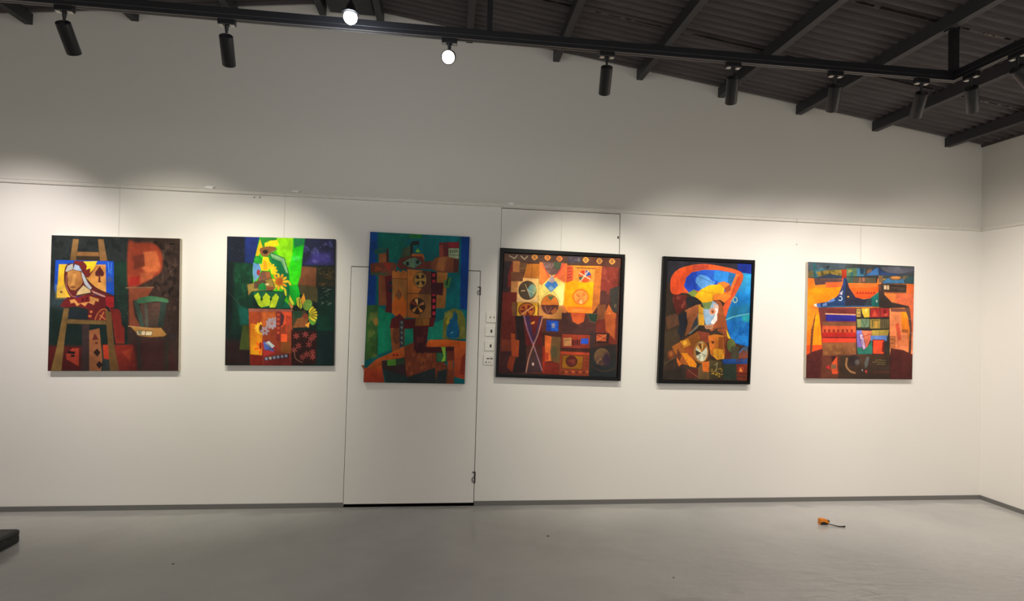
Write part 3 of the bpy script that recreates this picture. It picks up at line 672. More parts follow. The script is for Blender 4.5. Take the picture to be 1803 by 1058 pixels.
# --- 3 standing figure on teal
A = Art([(112, 47), (743, 84), (706, 1008), (72, 995)], (2, 80, 84), aspect=1.46, nx=260, seed=3)
A.p([(170, 50), (360, 60), (330, 230), (175, 230)], (4, 86, 74), f=40); A.p([(440, 70), (560, 80), (560, 240), (450, 240)], (4, 74, 76), f=40); A.l([(250, 100), (285, 130), (270, 190)], 4, (20, 110, 90), s=True, a=.6)
A.p([(110, 40), (160, 50), (152, 250), (146, 510), (92, 514)], (12, 58, 116), (6, 50, 120), f=6); A.p([(690, 76), (746, 80), (726, 545), (680, 535)], (5, 50, 112), (4, 44, 104), f=6)
A.p([(360, 62), (440, 66), (440, 92), (360, 90)], (22, 92, 42)); A.mottle(358, 60, 442, 94, (60, 130, 60), 30, .1, .6)
A.p([(92, 510), (168, 510), (162, 825), (80, 860)], (40, 76, 38), (50, 82, 34), f=8); A.mottle(92, 510, 168, 850, (96, 106, 48), 18, .05, .7); A.e(152, 615, 20, 24, (128, 96, 40), f=10); A.l([(158, 690), (156, 820)], 4, (20, 40, 30))
A.p([(165, 520), (246, 560), (246, 795), (160, 822)], (8, 106, 76), (6, 112, 80), f=10); A.p([(330, 655), (388, 655), (390, 745), (328, 775)], (10, 112, 86)); A.p([(480, 640), (582, 600), (572, 722), (470, 735)], (15, 112, 90), f=8)
A.p([(568, 725), (575, 600), (600, 550), (642, 533), (690, 548), (712, 600), (716, 725)], (88, 92, 36), (94, 98, 40), s=False); A.mottle(570, 540, 716, 725, (134, 124, 56), 22, .1, .6); A.p([(596, 712), (606, 620), (632, 590), (645, 548), (664, 620), (672, 712)], (10, 76, 112), (6, 84, 120), s=True); A.e(655, 590, 10, 28, (16, 66, 84)); A.l([(622, 690), (634, 682)], 5, (120, 190, 200)); A.p([(590, 620), (605, 590), (615, 620), (600, 640)], (150, 130, 30))
A.p([(165, 155), (228, 152), (230, 242), (168, 243)], (108, 62, 36), (132, 78, 42)); A.p([(138, 158), (228, 152), (228, 178), (168, 188), (140, 190)], (24, 74, 64)); A.p([(214, 160), (230, 154), (230, 242), (214, 240)], (52, 32, 30))
A.p([(112, 248), (180, 240), (246, 240), (280, 248), (276, 312), (230, 326), (114, 318)], (98, 52, 36)); A.p([(135, 300), (150, 258), (188, 286)], (134, 62, 32)); A.p([(190, 244), (242, 246), (236, 302)], (124, 42, 32)); A.p([(114, 300), (230, 310), (220, 326), (114, 320)], (60, 70, 52))
A.p([(165, 322), (240, 320), (240, 512), (166, 512)], (114, 62, 36), (100, 52, 32), ang=0); A.p([(205, 330), (250, 322), (250, 562), (205, 552), (218, 500)], (76, 22, 26)); A.e(240, 395, 14, 34, (16, 34, 44), hole=.6)
A.p([(306, 212), (322, 158), (372, 132), (372, 206)], (60, 70, 48), f=6); A.p([(366, 125), (380, 108), (424, 106), (424, 132), (384, 134), (384, 204), (366, 204)], (26, 32, 30)); A.p([(400, 178), (412, 155), (432, 178)], (120, 156, 40)); A.p([(374, 188), (448, 188), (458, 222), (374, 222)], (144, 78, 34), s=False)
A.p([(282, 262), (298, 216), (370, 203), (440, 205), (462, 240), (500, 232), (500, 285), (300, 285)], (88, 40, 31)); A.p([(314, 246), (360, 216), (400, 212), (442, 246), (392, 280), (350, 270)], (84, 112, 86), o=(40, 34, 30), ow=1.5); A.p([(390, 214), (442, 246), (392, 278)], (66, 92, 80)); A.r(340, 238, 358, 262, (22, 28, 28)); A.r(404, 230, 422, 252, (22, 28, 28))
A.p([(550, 118), (676, 116), (676, 220), (550, 212)], (82, 32, 34)); A.p([(606, 116), (676, 116), (676, 152), (606, 150)], (104, 30, 34)); A.p([(608, 154), (676, 156), (674, 222), (608, 218)], (128, 138, 108), o=(46, 42, 34), ow=1)
for i in range(4): A.r(616 + i*14, 164, 625 + i*14, 184, (70, 80, 62))
A.l([(614, 196), (670, 200)], 4, (60, 70, 54)); A.p([(550, 140), (575, 130), (580, 212), (550, 212)], (110, 50, 40))
A.p([(498, 245), (528, 212), (600, 206), (674, 226), (668, 306), (560, 312), (500, 286)], (112, 64, 38), (92, 50, 34), s=False); A.p([(642, 220), (676, 226), (668, 308), (640, 306)], (72, 34, 32)); A.p([(545, 215), (600, 208), (580, 300), (530, 290)], (138, 84, 46), f=16)
A.p([(252, 330), (346, 345), (346, 592), (290, 602), (254, 540)], (140, 90, 42)); A.p([(250, 300), (262, 292), (276, 304), (292, 290), (306, 304), (320, 290), (346, 300), (346, 345), (252, 342)], (156, 90, 36)); A.l([(252, 342), (346, 347)], 3, (50, 26, 20))
A.p([(250, 500), (272, 450), (292, 398), (318, 445), (346, 505), (340, 572), (290, 592), (252, 562)], (182, 92, 26), (164, 76, 22)); A.p([(276, 450), (293, 408), (313, 450), (294, 477)], (112, 74, 46), o=(60, 40, 26), ow=1.5)
A.p([(346, 284), (500, 300), (498, 597), (346, 590)], (160, 94, 36), (150, 84, 34)); A.p([(442, 294), (500, 300), (498, 440), (416, 440), (442, 400)], (82, 46, 36)); A.p([(420, 440), (498, 440), (498, 598), (420, 594)], (118, 78, 42)); A.l([(346, 284), (346, 592)], 3, (50, 28, 20)); A.l([(346, 438), (498, 442)], 4, (56, 32, 22))
A.e(430, 353, 41, 49, (146, 110, 52), o=(50, 34, 22), ow=2)
for a in (20, 110, 200, 290): A.e(430, 353, 33, 40, (40, 34, 26), a0=a, a1=a + 42, hole=.25)
A.e(413, 518, 49, 52, (44, 30, 24))
for a, c in ((40, (196, 120, 44)), (120, (176, 110, 50)), (200, (120, 40, 30)), (245, (186, 140, 80)), (320, (150, 96, 50))): A.e(413, 518, 44, 46, c, a0=a, a1=a + 28)
A.p([(498, 300), (537, 305), (527, 592), (498, 592)], (40, 13, 20))
for i in range(7): A.p([(506, 312 + i*40), (526, 314 + i*40), (524, 334 + i*40), (506, 336 + i*40)], (156, 36, 52))
A.p([(535, 305), (602, 310), (586, 532), (530, 532)], (146, 94, 40), (126, 80, 36)); A.p([(500, 370), (576, 372), (572, 452), (500, 442)], (62, 24, 33)); A.p([(578, 362), (628, 334), (612, 402), (584, 404)], (58, 108, 50)); A.p([(600, 345), (612, 340), (600, 390), (590, 385)], (30, 50, 36))
A.p([(325, 602), (526, 590), (512, 648), (325, 662)], (80, 20, 26)); A.p([(398, 595), (490, 595), (486, 640), (396, 642)], (122, 78, 30)); A.l([(396, 596), (394, 642)], 4, (40, 14, 18)); A.l([(492, 594), (488, 642)], 5, (36, 16, 18)); A.l([(440, 596), (440, 640)], 3, (70, 40, 24))
A.p([(236, 655), (246, 600), (300, 565), (330, 600), (302, 660)], (80, 26, 26)); A.p([(240, 655), (302, 655), (332, 662), (326, 842), (255, 842)], (130, 74, 36), (116, 62, 32)); A.e(280, 700, 22, 50, (100, 54, 30), o=(70, 36, 24), ow=1.5)
A.p([(297, 605), (326, 605), (330, 838), (300, 838)], (48, 50, 58))
for i in range(7): A.p([(304, 616 + i*32), (320, 612 + i*32), (316, 634 + i*32)], (110, 112, 96))
A.p([(385, 650), (482, 650), (466, 775), (642, 775), (642, 802), (530, 812), (410, 815), (386, 782)], (68, 23, 26), (56, 20, 24)); A.mottle(388, 650, 478, 790, (100, 44, 40), 24, .12, .6)
A.p([(68, 925), (150, 852), (262, 802), (330, 770), (330, 842), (188, 860), (188, 910), (68, 950)], (166, 82, 30), (150, 64, 26)); A.p([(330, 770), (390, 745), (388, 785), (410, 815), (530, 812), (600, 900), (520, 1000), (330, 962)], (116, 54, 30), (96, 44, 28)); A.mottle(330, 800, 540, 960, (150, 82, 42), 16, .1, .6)
A.p([(466, 760), (482, 730), (600, 728), (718, 742), (716, 770), (640, 774), (470, 775)], (184, 88, 26), (170, 72, 24)); A.p([(642, 772), (718, 762), (706, 980), (640, 962)], (168, 76, 30), (130, 48, 26)); A.l([(650, 850), (705, 850)], 3, (90, 36, 24)); A.p([(690, 840), (716, 810), (710, 950), (675, 950)], (110, 36, 24))
A.p([(68, 905), (190, 910), (205, 1000), (68, 1000)], (158, 58, 26), (120, 40, 24)); A.l([(80, 925), (186, 880)], 3, (110, 50, 26)); A.p([(190, 912), (345, 955), (352, 1010), (212, 1000)], (30, 46, 46)); A.p([(348, 965), (520, 905), (602, 910), (612, 1012), (350, 1010)], (34, 44, 42), (30, 36, 38)); A.p([(520, 905), (640, 905), (640, 1010), (530, 1010)], (110, 52, 30), f=8); A.p([(540, 930), (600, 910), (590, 1008), (520, 1008)], (32, 42, 42), f=14)
A.p([(188, 862), (330, 840), (342, 958), (188, 910)], (48, 32, 32)); A.p([(220, 857), (276, 850), (276, 890), (222, 892)], (74, 126, 40)); A.p([(276, 850), (330, 842), (332, 880), (280, 890)], (40, 56, 40)); A.r(256, 812, 290, 836, (56, 26, 20)); A.l([(258, 816), (288, 816)], 6, (214, 70, 26)); A.l([(258, 832), (288, 832)], 6, (214, 70, 26)); A.l([(273, 816), (273, 832)], 7, (214, 70, 26))
A.p([(530, 810), (596, 812), (596, 872), (530, 870)], (40, 82, 52), o=(26, 34, 28), ow=2); A.p([(560, 775), (588, 775), (586, 862), (560, 868), (576, 830)], (112, 156, 50)); A.r(596, 802, 642, 862, (92, 40, 28)); A.l([(530, 880), (596, 900)], 4, (60, 30, 24)); A.r(600, 860, 636, 920, (130, 60, 30))
t3 = painting('painting', 'tall unframed painting of a blocky figure on teal, hanging over the flush door', [(652, 408), (827, 417), (818, 676), (640, 673)], A, 1.4, depth=.045)
p = at_y(640, 648, -.02); c = t3.location
o = obj('corner_wedge', prism(bmesh.new(), [(p.x - c.x - .02, -.022, p.z - c.z + .022), (p.x - c.x + .02, -.022, p.z - c.z + .026), (p.x - c.x + .02, -.022, p.z - c.z - .035)], (0, .012, 0)), M['wood'], t3); o['label'] = 'small bare wooden corner wedge'

# --- 4 square framed picture
A = Art([(115, 85), (950, 120), (918, 972), (68, 942)], (76, 42, 35), aspect=1.02, seed=4)
A.p([(110, 80), (955, 118), (950, 185), (110, 142)], (84, 60, 50)); A.p([(565, 100), (662, 108), (660, 156), (565, 152)], (72, 62, 72)); A.mottle(565, 104, 662, 156, (110, 100, 104), 30, .1, .6); A.p([(720, 112), (955, 118), (950, 180), (722, 172)], (96, 58, 46))
A.l([(128, 100), (320, 106), (440, 112)], 3, (60, 42, 36))
for x, y, c in ((328, 112, (214, 140, 64)), (420, 115, (222, 128, 62)), (505, 123, (220, 120, 62)), (694, 132, (226, 156, 68)), (793, 140, (228, 154, 76)), (885, 143, (226, 152, 72))):
    A.p([(x, y - 22), (x + 24, y), (x, y + 22), (x - 22, y)], c, s=True); A.e(x, y, 8, 11, (96, 58, 36)); A.e(x, y, 3, 6, (230, 170, 100))
A.l([(150, 102), (186, 122), (206, 98)], 7, (176, 166, 140)); A.l([(232, 104), (256, 128), (278, 106)], 7, (196, 178, 140)); A.p([(638, 118), (658, 130), (640, 148)], (120, 112, 110))
A.p([(98, 140), (166, 142), (136, 360), (92, 360)], (52, 40, 43), f=10); A.p([(136, 330), (140, 240), (160, 170), (178, 140), (180, 300)], (114, 36, 29), f=6)
A.p([(160, 215), (250, 210), (246, 285), (160, 285)], (104, 64, 42)); A.p([(174, 138), (226, 142), (220, 218), (174, 215)], (176, 110, 62)); A.p([(224, 150), (278, 155), (252, 218), (220, 214)], (112, 76, 48)); A.l([(220, 192), (272, 190)], 5, (150, 110, 60)); A.p([(275, 158), (364, 160), (357, 265), (248, 258)], (202, 120, 36), (176, 100, 36)); A.l([(312, 160), (306, 258)], 3, (130, 76, 32))
A.p([(162, 283), (216, 283), (207, 432), (158, 430)], (176, 114, 62), (190, 140, 90)); A.p([(246, 256), (358, 264), (352, 437), (203, 432), (212, 284), (244, 284)], (226, 166, 100), (236, 186, 124)); A.l([(246, 256), (358, 264), (352, 437)], 3, (120, 80, 50))
A.e(278, 348, 63, 66, (74, 60, 46), o=(40, 32, 26), ow=2); A.p([(275, 342), (296, 312), (322, 303), (340, 330), (342, 352), (300, 407)], (88, 134, 138), s=False); A.l([(262, 305), (300, 400)], 5, (200, 170, 120)); A.l([(235, 352), (258, 350)], 8, (206, 176, 120)); A.l([(275, 342), (325, 370)], 3, (200, 190, 160)); A.l([(320, 310), (300, 400)], 3, (60, 80, 84))
A.p([(207, 433), (352, 438), (348, 532), (203, 532)], (228, 164, 36), (236, 180, 60)); A.e(272, 488, 56, 50, (206, 108, 40), o=(92, 42, 26), ow=4)
for a in (150, 205, 280, 330, 60): A.e(272, 490, 44, 38, (120, 36, 28), a0=a, a1=a + 34, hole=.2)
A.l([(236, 520), (318, 462)], 7, (226, 170, 120))
A.p([(364, 148), (562, 158), (530, 456), (526, 553), (352, 546), (354, 440)], (236, 132, 60), (252, 216, 120)); A.e(450, 345, 110, 90, (255, 232, 120), f=90); A.e(520, 390, 40, 80, (255, 236, 150), f=60)
A.p([(364, 148), (378, 150), (440, 250), (380, 310), (360, 300)], (238, 128, 56), f=6); A.p([(556, 160), (520, 155), (470, 250), (552, 300)], (236, 110, 62), f=10)
A.p([(384, 148), (522, 152), (510, 205), (490, 232), (445, 242), (412, 212)], (112, 82, 76)); A.mottle(384, 150, 500, 240, (150, 120, 120), 26, .1, .6); A.p([(464, 146), (522, 150), (510, 200), (466, 190)], (76, 88, 66)); A.l([(380, 160), (440, 262)], 6, (220, 70, 60)); A.l([(535, 160), (500, 220), (460, 262)], 9, (224, 70, 62), s=True)
A.p([(428, 275), (450, 240), (474, 275), (452, 298)], (184, 160, 170)); A.p([(398, 312), (424, 280), (452, 296), (476, 280), (497, 312), (445, 363)], (70, 130, 205)); A.p([(424, 330), (445, 312), (466, 334), (445, 358)], (130, 176, 214))
A.l([(360, 420), (445, 350), (510, 430)], 3, (186, 130, 60), s=True)
A.e(437, 450, 62, 70, (226, 124, 46), o=(120, 70, 40), ow=2); A.p([(352, 452), (526, 458), (526, 553), (352, 546)], (198, 132, 70)); A.e(437, 452, 62, 70, (98, 52, 46), a0=0, a1=180, o=None); A.p([(420, 390), (468, 390), (443, 422)], (82, 114, 76)); A.l([(400, 462), (420, 510), (450, 470)], 6, (150, 100, 80)); A.p([(440, 500), (480, 468), (486, 500), (460, 515)], (176, 96, 50))
A.p([(524, 456), (558, 456), (553, 557), (524, 553)], (214, 122, 66)); A.p([(352, 440), (358, 440), (356, 525), (350, 525)], (90, 44, 34))
A.p([(558, 170), (812, 176), (797, 440), (740, 514), (564, 506), (535, 455), (545, 300)], (238, 140, 42)); A.p([(600, 184), (768, 190), (757, 295), (600, 300)], (246, 146, 58)); A.p([(545, 290), (600, 276), (680, 290), (752, 292), (742, 470), (566, 470), (533, 455)], (255, 176, 10), (255, 150, 14)); A.p([(560, 172), (604, 178), (602, 278), (552, 295)], (216, 84, 52), f=6)
for i in range(4): A.l([(562, 195 + i*22), (590, 188 + i*22)], 4, (120, 50, 50))
for i in range(6): A.p([(630 + i*26, 186), (652 + i*26, 187), (641 + i*26, 206)], (206, 110, 46))
A.l([(620, 186), (800, 196)], 6, (120, 70, 40))
A.e(688, 248, 47, 45, (222, 90, 40)); A.e(688, 248, 45, 43, (44, 84, 156), a0=285, a1=350); A.e(688, 248, 45, 43, (196, 60, 34), a0=235, a1=285); A.e(688, 248, 45, 43, (80, 80, 60), a0=130, a1=175); A.l([(650, 225), (726, 268)], 8, (240, 206, 170)); A.l([(655, 285), (715, 210)], 8, (240, 206, 170)); A.l([(690, 205), (690, 250)], 5, (240, 206, 170))
A.e(658, 395, 54, 52, (250, 160, 70), o=(232, 112, 30), ow=5)
for a in (200, 300, 60, 110): A.e(658, 400, 40, 40, (238, 130, 60), a0=a, a1=a + 36, hole=.2)
A.e(660, 430, 12, 16, (255, 200, 130)); A.p([(563, 462), (742, 470), (736, 514), (564, 506)], (240, 112, 30), (250, 130, 40)); A.e(640, 490, 45, 12, (250, 140, 60))
A.p([(766, 188), (813, 178), (797, 445), (738, 508), (752, 300)], (196, 112, 44), (180, 100, 46))
A.p([(813, 178), (935, 185), (926, 345), (870, 362), (800, 345)], (136, 56, 44), (124, 50, 42)); A.mottle(810, 180, 930, 390, (170, 84, 66), 20, .1, .5); A.p([(800, 352), (820, 360), (840, 392), (870, 390), (870, 450), (795, 450)], (84, 48, 44)); A.p([(868, 340), (940, 315), (928, 505), (880, 510)], (58, 54, 50), f=5); A.r(900, 445, 916, 470, (92, 78, 60))
A.p([(780, 450), (842, 450), (832, 660), (768, 650)], (124, 72, 46)); A.p([(832, 515), (862, 448), (890, 500), (917, 515), (906, 720), (850, 600)], (198, 100, 46), (160, 76, 42)); A.p([(842, 520), (870, 500), (890, 560), (850, 600)], (226, 122, 56))
for x in (790, 820, 860, 880): A.l([(x, 590), (x + 22, 650)], 5, (170, 96, 60) if x < 850 else (70, 36, 30))
A.p([(522, 508), (782, 515), (770, 665), (518, 655)], (78, 47, 44)); A.p([(585, 508), (692, 510), (680, 572), (640, 592), (600, 572)], (186, 74, 40), (206, 96, 44), s=False); A.p([(704, 514), (782, 515), (772, 582), (728, 572)], (44, 62, 48), o=(130, 86, 60), ow=2)
A.p([(102, 360), (202, 362), (190, 702), (92, 702)], (108, 36, 29), (88, 32, 27)); A.p([(165, 430), (207, 432), (200, 534), (170, 530)], (110, 70, 42)); A.p([(188, 530), (262, 530), (272, 942), (148, 942), (216, 800)], (40, 29, 30)); A.p([(95, 700), (170, 700), (165, 785), (90, 785)], (110, 48, 32)); A.p([(86, 785), (165, 785), (150, 940), (68, 940)], (60, 32, 32))
A.p([(160, 655), (190, 660), (188, 700), (219, 706), (213, 827), (164, 820)], (166, 74, 32), (146, 60, 30)); A.p([(150, 820), (190, 822), (170, 940), (130, 900)], (120, 48, 28))
A.p([(248, 525), (387, 530), (380, 742), (265, 742)], (108, 33, 29), (96, 30, 32)); A.p([(252, 528), (290, 530), (325, 700), (320, 742), (300, 720)], (70, 44, 76)); A.p([(386, 532), (360, 540), (318, 720), (322, 744), (340, 720)], (70, 44, 70)); A.p([(320, 740), (384, 930), (268, 940)], (78, 56, 52), (60, 42, 46))
A.l([(252, 530), (280, 640), (318, 738), (350, 830), (382, 926)], 9, (156, 112, 132), s=True); A.l([(384, 540), (352, 660), (318, 742), (285, 840), (266, 938)], 9, (186, 128, 110), s=True); A.p([(300, 580), (330, 568), (326, 585), (304, 592)], (216, 140, 60)); A.e(316, 878, 8, 12, (190, 160, 150))
A.p([(388, 550), (520, 556), (516, 652), (380, 650)], (92, 50, 40)); A.p([(414, 562), (500, 566), (498, 645), (410, 640)], (30, 72, 178), (36, 60, 150)); A.p([(440, 575), (498, 570), (494, 640), (445, 636)], (40, 92, 200)); A.r(450, 584, 472, 616, (150, 150, 170)); A.l([(420, 565), (424, 605), (496, 610)], 3, (20, 40, 110))
A.p([(400, 668), (452, 680), (440, 790), (472, 852), (400, 858)], (222, 104, 46), (226, 110, 50)); A.p([(450, 678), (516, 685), (506, 882), (446, 852), (438, 790)], (114, 82, 50)); A.e(468, 790, 20, 45, (92, 84, 54)); A.p([(384, 742), (402, 760), (400, 945), (384, 945)], (146, 42, 26)); A.p([(402, 858), (500, 868), (500, 955), (400, 948)], (120, 40, 30)); A.p([(400, 790), (432, 800), (425, 850), (402, 855)], (190, 70, 36))
A.p([(524, 658), (727, 667), (723, 768), (518, 762)], (160, 62, 40), (130, 50, 40)); A.p([(534, 688), (592, 686), (590, 748), (534, 746)], (190, 132, 82)); A.l([(545, 705), (580, 705)], 4, (110, 70, 50))
for i in range(4): A.r(598 + i*15, 702, 608 + i*15, 742, (92, 38, 36) if i % 2 else (60, 30, 32))
A.p([(662, 694), (714, 692), (712, 734), (658, 730)], (44, 86, 200)); A.l([(518, 764), (723, 770)], 7, (46, 30, 32)); A.l([(524, 658), (727, 667)], 4, (60, 34, 34))
A.p([(513, 784), (722, 795), (716, 966), (500, 955)], (154, 66, 36), (130, 56, 36)); A.p([(516, 786), (722, 796), (720, 810), (515, 804)], (190, 70, 44)); A.p([(527, 812), (678, 820), (668, 918), (520, 908)], (156, 100, 26), (140, 86, 26), o=(80, 44, 26), ow=2); A.e(592, 858, 40, 39, (92, 38, 34), o=(60, 30, 28), ow=2); A.p([(560, 850), (620, 840), (615, 880)], (120, 52, 40))
for i in range(8): A.r(520 + i*25, 925, 538 + i*25, 942, (176, 84, 46)) if i % 2 else A.r(520 + i*25, 930, 538 + i*25, 950, (104, 46, 34))
for i in range(3): A.l([(690, 840 + i*24), (712, 841 + i*24)], 5, (100, 44, 32))
A.p([(770, 562), (922, 540), (918, 735), (765, 720)], (114, 46, 36), f=5); A.p([(830, 520), (912, 518), (905, 700), (840, 640)], (176, 86, 44), f=8)
A.p([(765, 652), (868, 655), (860, 728), (762, 726)], (58, 34, 32)); A.p([(772, 662), (845, 664), (842, 712), (770, 710)], (190, 86, 50)); A.l([(772, 664), (842, 700)], 4, (80, 38, 32)); A.l([(845, 664), (772, 712)], 3, (226, 160, 100))
A.p([(726, 640), (764, 645), (755, 770), (724, 768)], (66, 48, 46)); A.p([(724, 762), (920, 735), (918, 978), (718, 968)], (50, 42, 40), (36, 44, 46), f=6); A.e(812, 826, 58, 64, (116, 88, 56), (70, 50, 54)); A.mottle(755, 765, 872, 890, (160, 120, 70), 24, .1, .5); A.l([(735, 890), (820, 930), (905, 910)], 6, (84, 56, 44), s=True); A.e(845, 840, 24, 40, (58, 40, 56), f=20)
painting('painting', 'square black framed orange and red abstract painting, beside the wall switches', [(881, 436), (1101, 448), (1093, 671), (873, 664)], A, 1.0, depth=.045, frame=True, face=[(888.2, 446), (1093.3, 454.5), (1085.5, 664), (876.8, 656.5)], wire=(989, 380))

# --- 5 portrait with a blue and orange hat
A = Art([(128, 78), (755, 105), (722, 978), (92, 965)], (56, 43, 35), aspect=1.38, nx=260, seed=5)
A.p([(120, 70), (662, 96), (660, 190), (300, 150), (125, 270)], (46, 45, 54), f=14); A.specks(140, 90, 360, 200, (74, 74, 84), 18, 40, 3, .5)
A.p([(640, 175), (756, 160), (738, 725), (622, 692), (590, 640), (558, 520), (600, 380)], (28, 130, 196), (20, 96, 182), f=6); A.p([(690, 175), (756, 185), (748, 340), (645, 310)], (58, 162, 205), (36, 132, 200), f=40); A.p([(570, 430), (740, 400), (738, 480), (572, 530)], (30, 116, 160), f=30); A.mottle(600, 470, 738, 720, (40, 140, 210), 14, .05, .5)
A.p([(650, 92), (756, 104), (752, 180), (688, 170), (650, 150)], (26, 46, 136), f=6)
A.p([(120, 250), (165, 250), (200, 480), (222, 600), (180, 720), (100, 860)], (54, 44, 35), f=12); A.p([(115, 500), (205, 470), (215, 555), (125, 600)], (92, 62, 44), f=12); A.specks(120, 480, 200, 560, (130, 92, 66), 16, 14, 3, .5); A.p([(100, 600), (215, 590), (200, 700), (95, 900)], (64, 52, 38), f=20)
A.p([(158, 318), (148, 262), (160, 195), (215, 140), (320, 110), (430, 106), (540, 124), (640, 148), (690, 182), (682, 240), (628, 345), (585, 430), (560, 500), (538, 440), (560, 370), (470, 345), (240, 320), (200, 332)], (228, 96, 44), (206, 84, 46), s=True)
A.p([(158, 320), (150, 260), (170, 190), (240, 140), (320, 122), (310, 165), (262, 210), (245, 270), (236, 315), (200, 332)], (236, 86, 38), (230, 80, 40), s=True); A.p([(320, 110), (430, 106), (440, 140), (310, 158)], (190, 72, 50), f=14)
A.p([(250, 270), (268, 205), (308, 167), (400, 148), (500, 150), (590, 165), (642, 180), (620, 240), (600, 275), (540, 320), (470, 325), (400, 312), (340, 302), (290, 322)], (44, 108, 220), (36, 80, 200), ang=150, s=False)
A.p([(270, 205), (310, 168), (350, 160), (330, 240), (345, 300), (260, 290)], (34, 70, 186)); A.p([(338, 232), (352, 196), (380, 186), (430, 200), (482, 245), (420, 290), (390, 305), (350, 262)], (94, 160, 228), s=True); A.p([(400, 150), (480, 150), (470, 240), (420, 190)], (44, 96, 200)); A.p([(480, 152), (588, 166), (586, 240), (520, 245), (470, 215)], (50, 140, 226)); A.p([(586, 166), (642, 180), (604, 268), (575, 245)], (40, 110, 170)); A.l([(340, 190), (500, 260)], 3, (24, 50, 130)); A.l([(330, 240), (400, 310)], 4, (24, 50, 130))
A.p([(640, 178), (664, 188), (606, 330), (545, 345), (470, 332), (525, 322), (582, 312)], (240, 140, 66), (232, 110, 44)); A.l([(660, 200), (606, 335)], 12, (206, 70, 40))
A.p([(278, 322), (326, 294), (358, 322), (334, 362)], (134, 154, 70)); A.p([(500, 246), (550, 234), (594, 256), (560, 296), (520, 290)], (224, 130, 50)); A.p([(548, 290), (592, 258), (600, 300), (575, 320)], (170, 84, 50))
A.p([(330, 345), (368, 300), (440, 262), (520, 256), (552, 292), (546, 327), (470, 331), (465, 382), (402, 396), (352, 380)], (252, 196, 24), (246, 172, 30), s=False); A.l([(372, 300), (440, 320), (540, 328)], 3, (190, 110, 30)); A.p([(468, 331), (560, 326), (604, 340), (552, 395), (520, 372), (468, 378)], (242, 144, 46), (236, 120, 46)); A.l([(466, 331), (466, 380)], 3, (150, 90, 30))
A.p([(162, 335), (272, 338), (266, 432), (200, 482), (180, 440)], (94, 37, 31)); A.mottle(165, 338, 270, 470, (150, 74, 62), 26, .1, .7); A.p([(264, 362), (330, 350), (384, 402), (290, 424)], (40, 38, 40), s=True); A.l([(300, 455), (366, 420)], 6, (216, 160, 90))
A.p([(258, 450), (340, 410), (378, 403), (362, 500), (342, 582), (258, 645), (280, 540)], (170, 98, 56), (120, 70, 44)); A.p([(204, 490), (270, 460), (272, 560), (232, 665), (200, 605), (222, 560)], (35, 36, 44)); A.l([(355, 480), (358, 560), (290, 625)], 10, (110, 130, 124), s=True); A.p([(330, 520), (352, 500), (350, 560), (300, 600)], (50, 60, 66))
A.p([(470, 395), (522, 385), (548, 480), (502, 575), (450, 605), (450, 560), (490, 500)], (156, 82, 46), s=True); A.p([(360, 405), (402, 440), (402, 562), (358, 562)], (210, 154, 46)); A.l([(365, 470), (402, 480)], 3, (120, 80, 30))
A.p([(398, 402), (470, 380), (506, 410), (498, 500), (452, 568), (410, 556), (394, 470)], (152, 178, 198), (130, 160, 186), s=False); A.p([(382, 395), (462, 385), (442, 440), (402, 442)], (116, 138, 82)); A.p([(482, 428), (508, 418), (497, 525), (465, 565), (450, 540), (482, 490)], (228, 220, 212)); A.p([(438, 455), (455, 432), (480, 440), (488, 462), (470, 484), (446, 478)], (206, 150, 118), s=True, f=6); A.e(463, 460, 13, 15, (170, 100, 72), f=5); A.e(465, 462, 5, 7, (84, 46, 36)); A.p([(470, 400), (504, 412), (502, 440), (475, 430)], (206, 170, 150)); A.p([(400, 562), (470, 552), (462, 592), (412, 588)], (170, 124, 92)); A.l([(415, 575), (455, 573)], 4, (120, 60, 44))
A.p([(498, 470), (562, 500), (576, 600), (605, 690), (545, 650), (500, 600)], (146, 78, 42), (132, 66, 38)); A.p([(566, 590), (600, 660), (575, 660)], (220, 190, 60))
A.p([(352, 602), (442, 620), (432, 695), (356, 690)], (134, 62, 42)); A.p([(356, 612), (352, 640), (330, 640)], (60, 34, 26)); A.l([(470, 590), (550, 580)], 8, (90, 60, 44))
A.p([(160, 720), (230, 680), (350, 608), (372, 650), (360, 690), (322, 722), (340, 872), (292, 862), (232, 850), (200, 800)], (156, 94, 36), (140, 74, 34)); A.p([(220, 680), (282, 660), (306, 706), (250, 732)], (198, 126, 36), o=(110, 70, 30), ow=1.5); A.e(258, 692, 19, 20, (226, 164, 52), o=(140, 80, 30), ow=1.5); A.p([(250, 735), (320, 720), (322, 800), (270, 765)], (150, 72, 36)); A.p([(230, 768), (270, 768), (346, 850), (340, 877), (290, 867)], (210, 126, 30)); A.p([(205, 730), (230, 790), (212, 850), (192, 800)], (84, 48, 32)); A.p([(130, 760), (170, 745), (185, 790), (150, 820), (128, 800)], (110, 60, 36), s=True); A.e(152, 775, 14, 20, (150, 88, 44))
A.p([(195, 800), (235, 850), (212, 868), (200, 840)], (190, 96, 36)); A.l([(100, 850), (200, 795)], 4, (110, 90, 60))
A.e(376, 758, 58, 86, (158, 104, 50), o=(100, 62, 32), ow=2); A.e(380, 758, 44, 72, (194, 194, 168)); A.p([(338, 720), (360, 695), (405, 690), (424, 715), (384, 765)], (150, 96, 40)); 
for a in (0, 1, 2, 3): A.p([(340 + a*21, 722 - (a % 3)*14), (354 + a*21, 708 - (a % 3)*8), (384, 762)], (90, 58, 34) if a % 2 else (214, 168, 90))
A.p([(336, 745), (380, 768), (340, 790)], (60, 52, 40)); A.l([(345, 780), (375, 790), (360, 815)], 4, (90, 84, 70)); A.l([(385, 775), (415, 785), (395, 815)], 4, (90, 84, 70)); A.e(402, 790, 10, 12, (150, 150, 130))
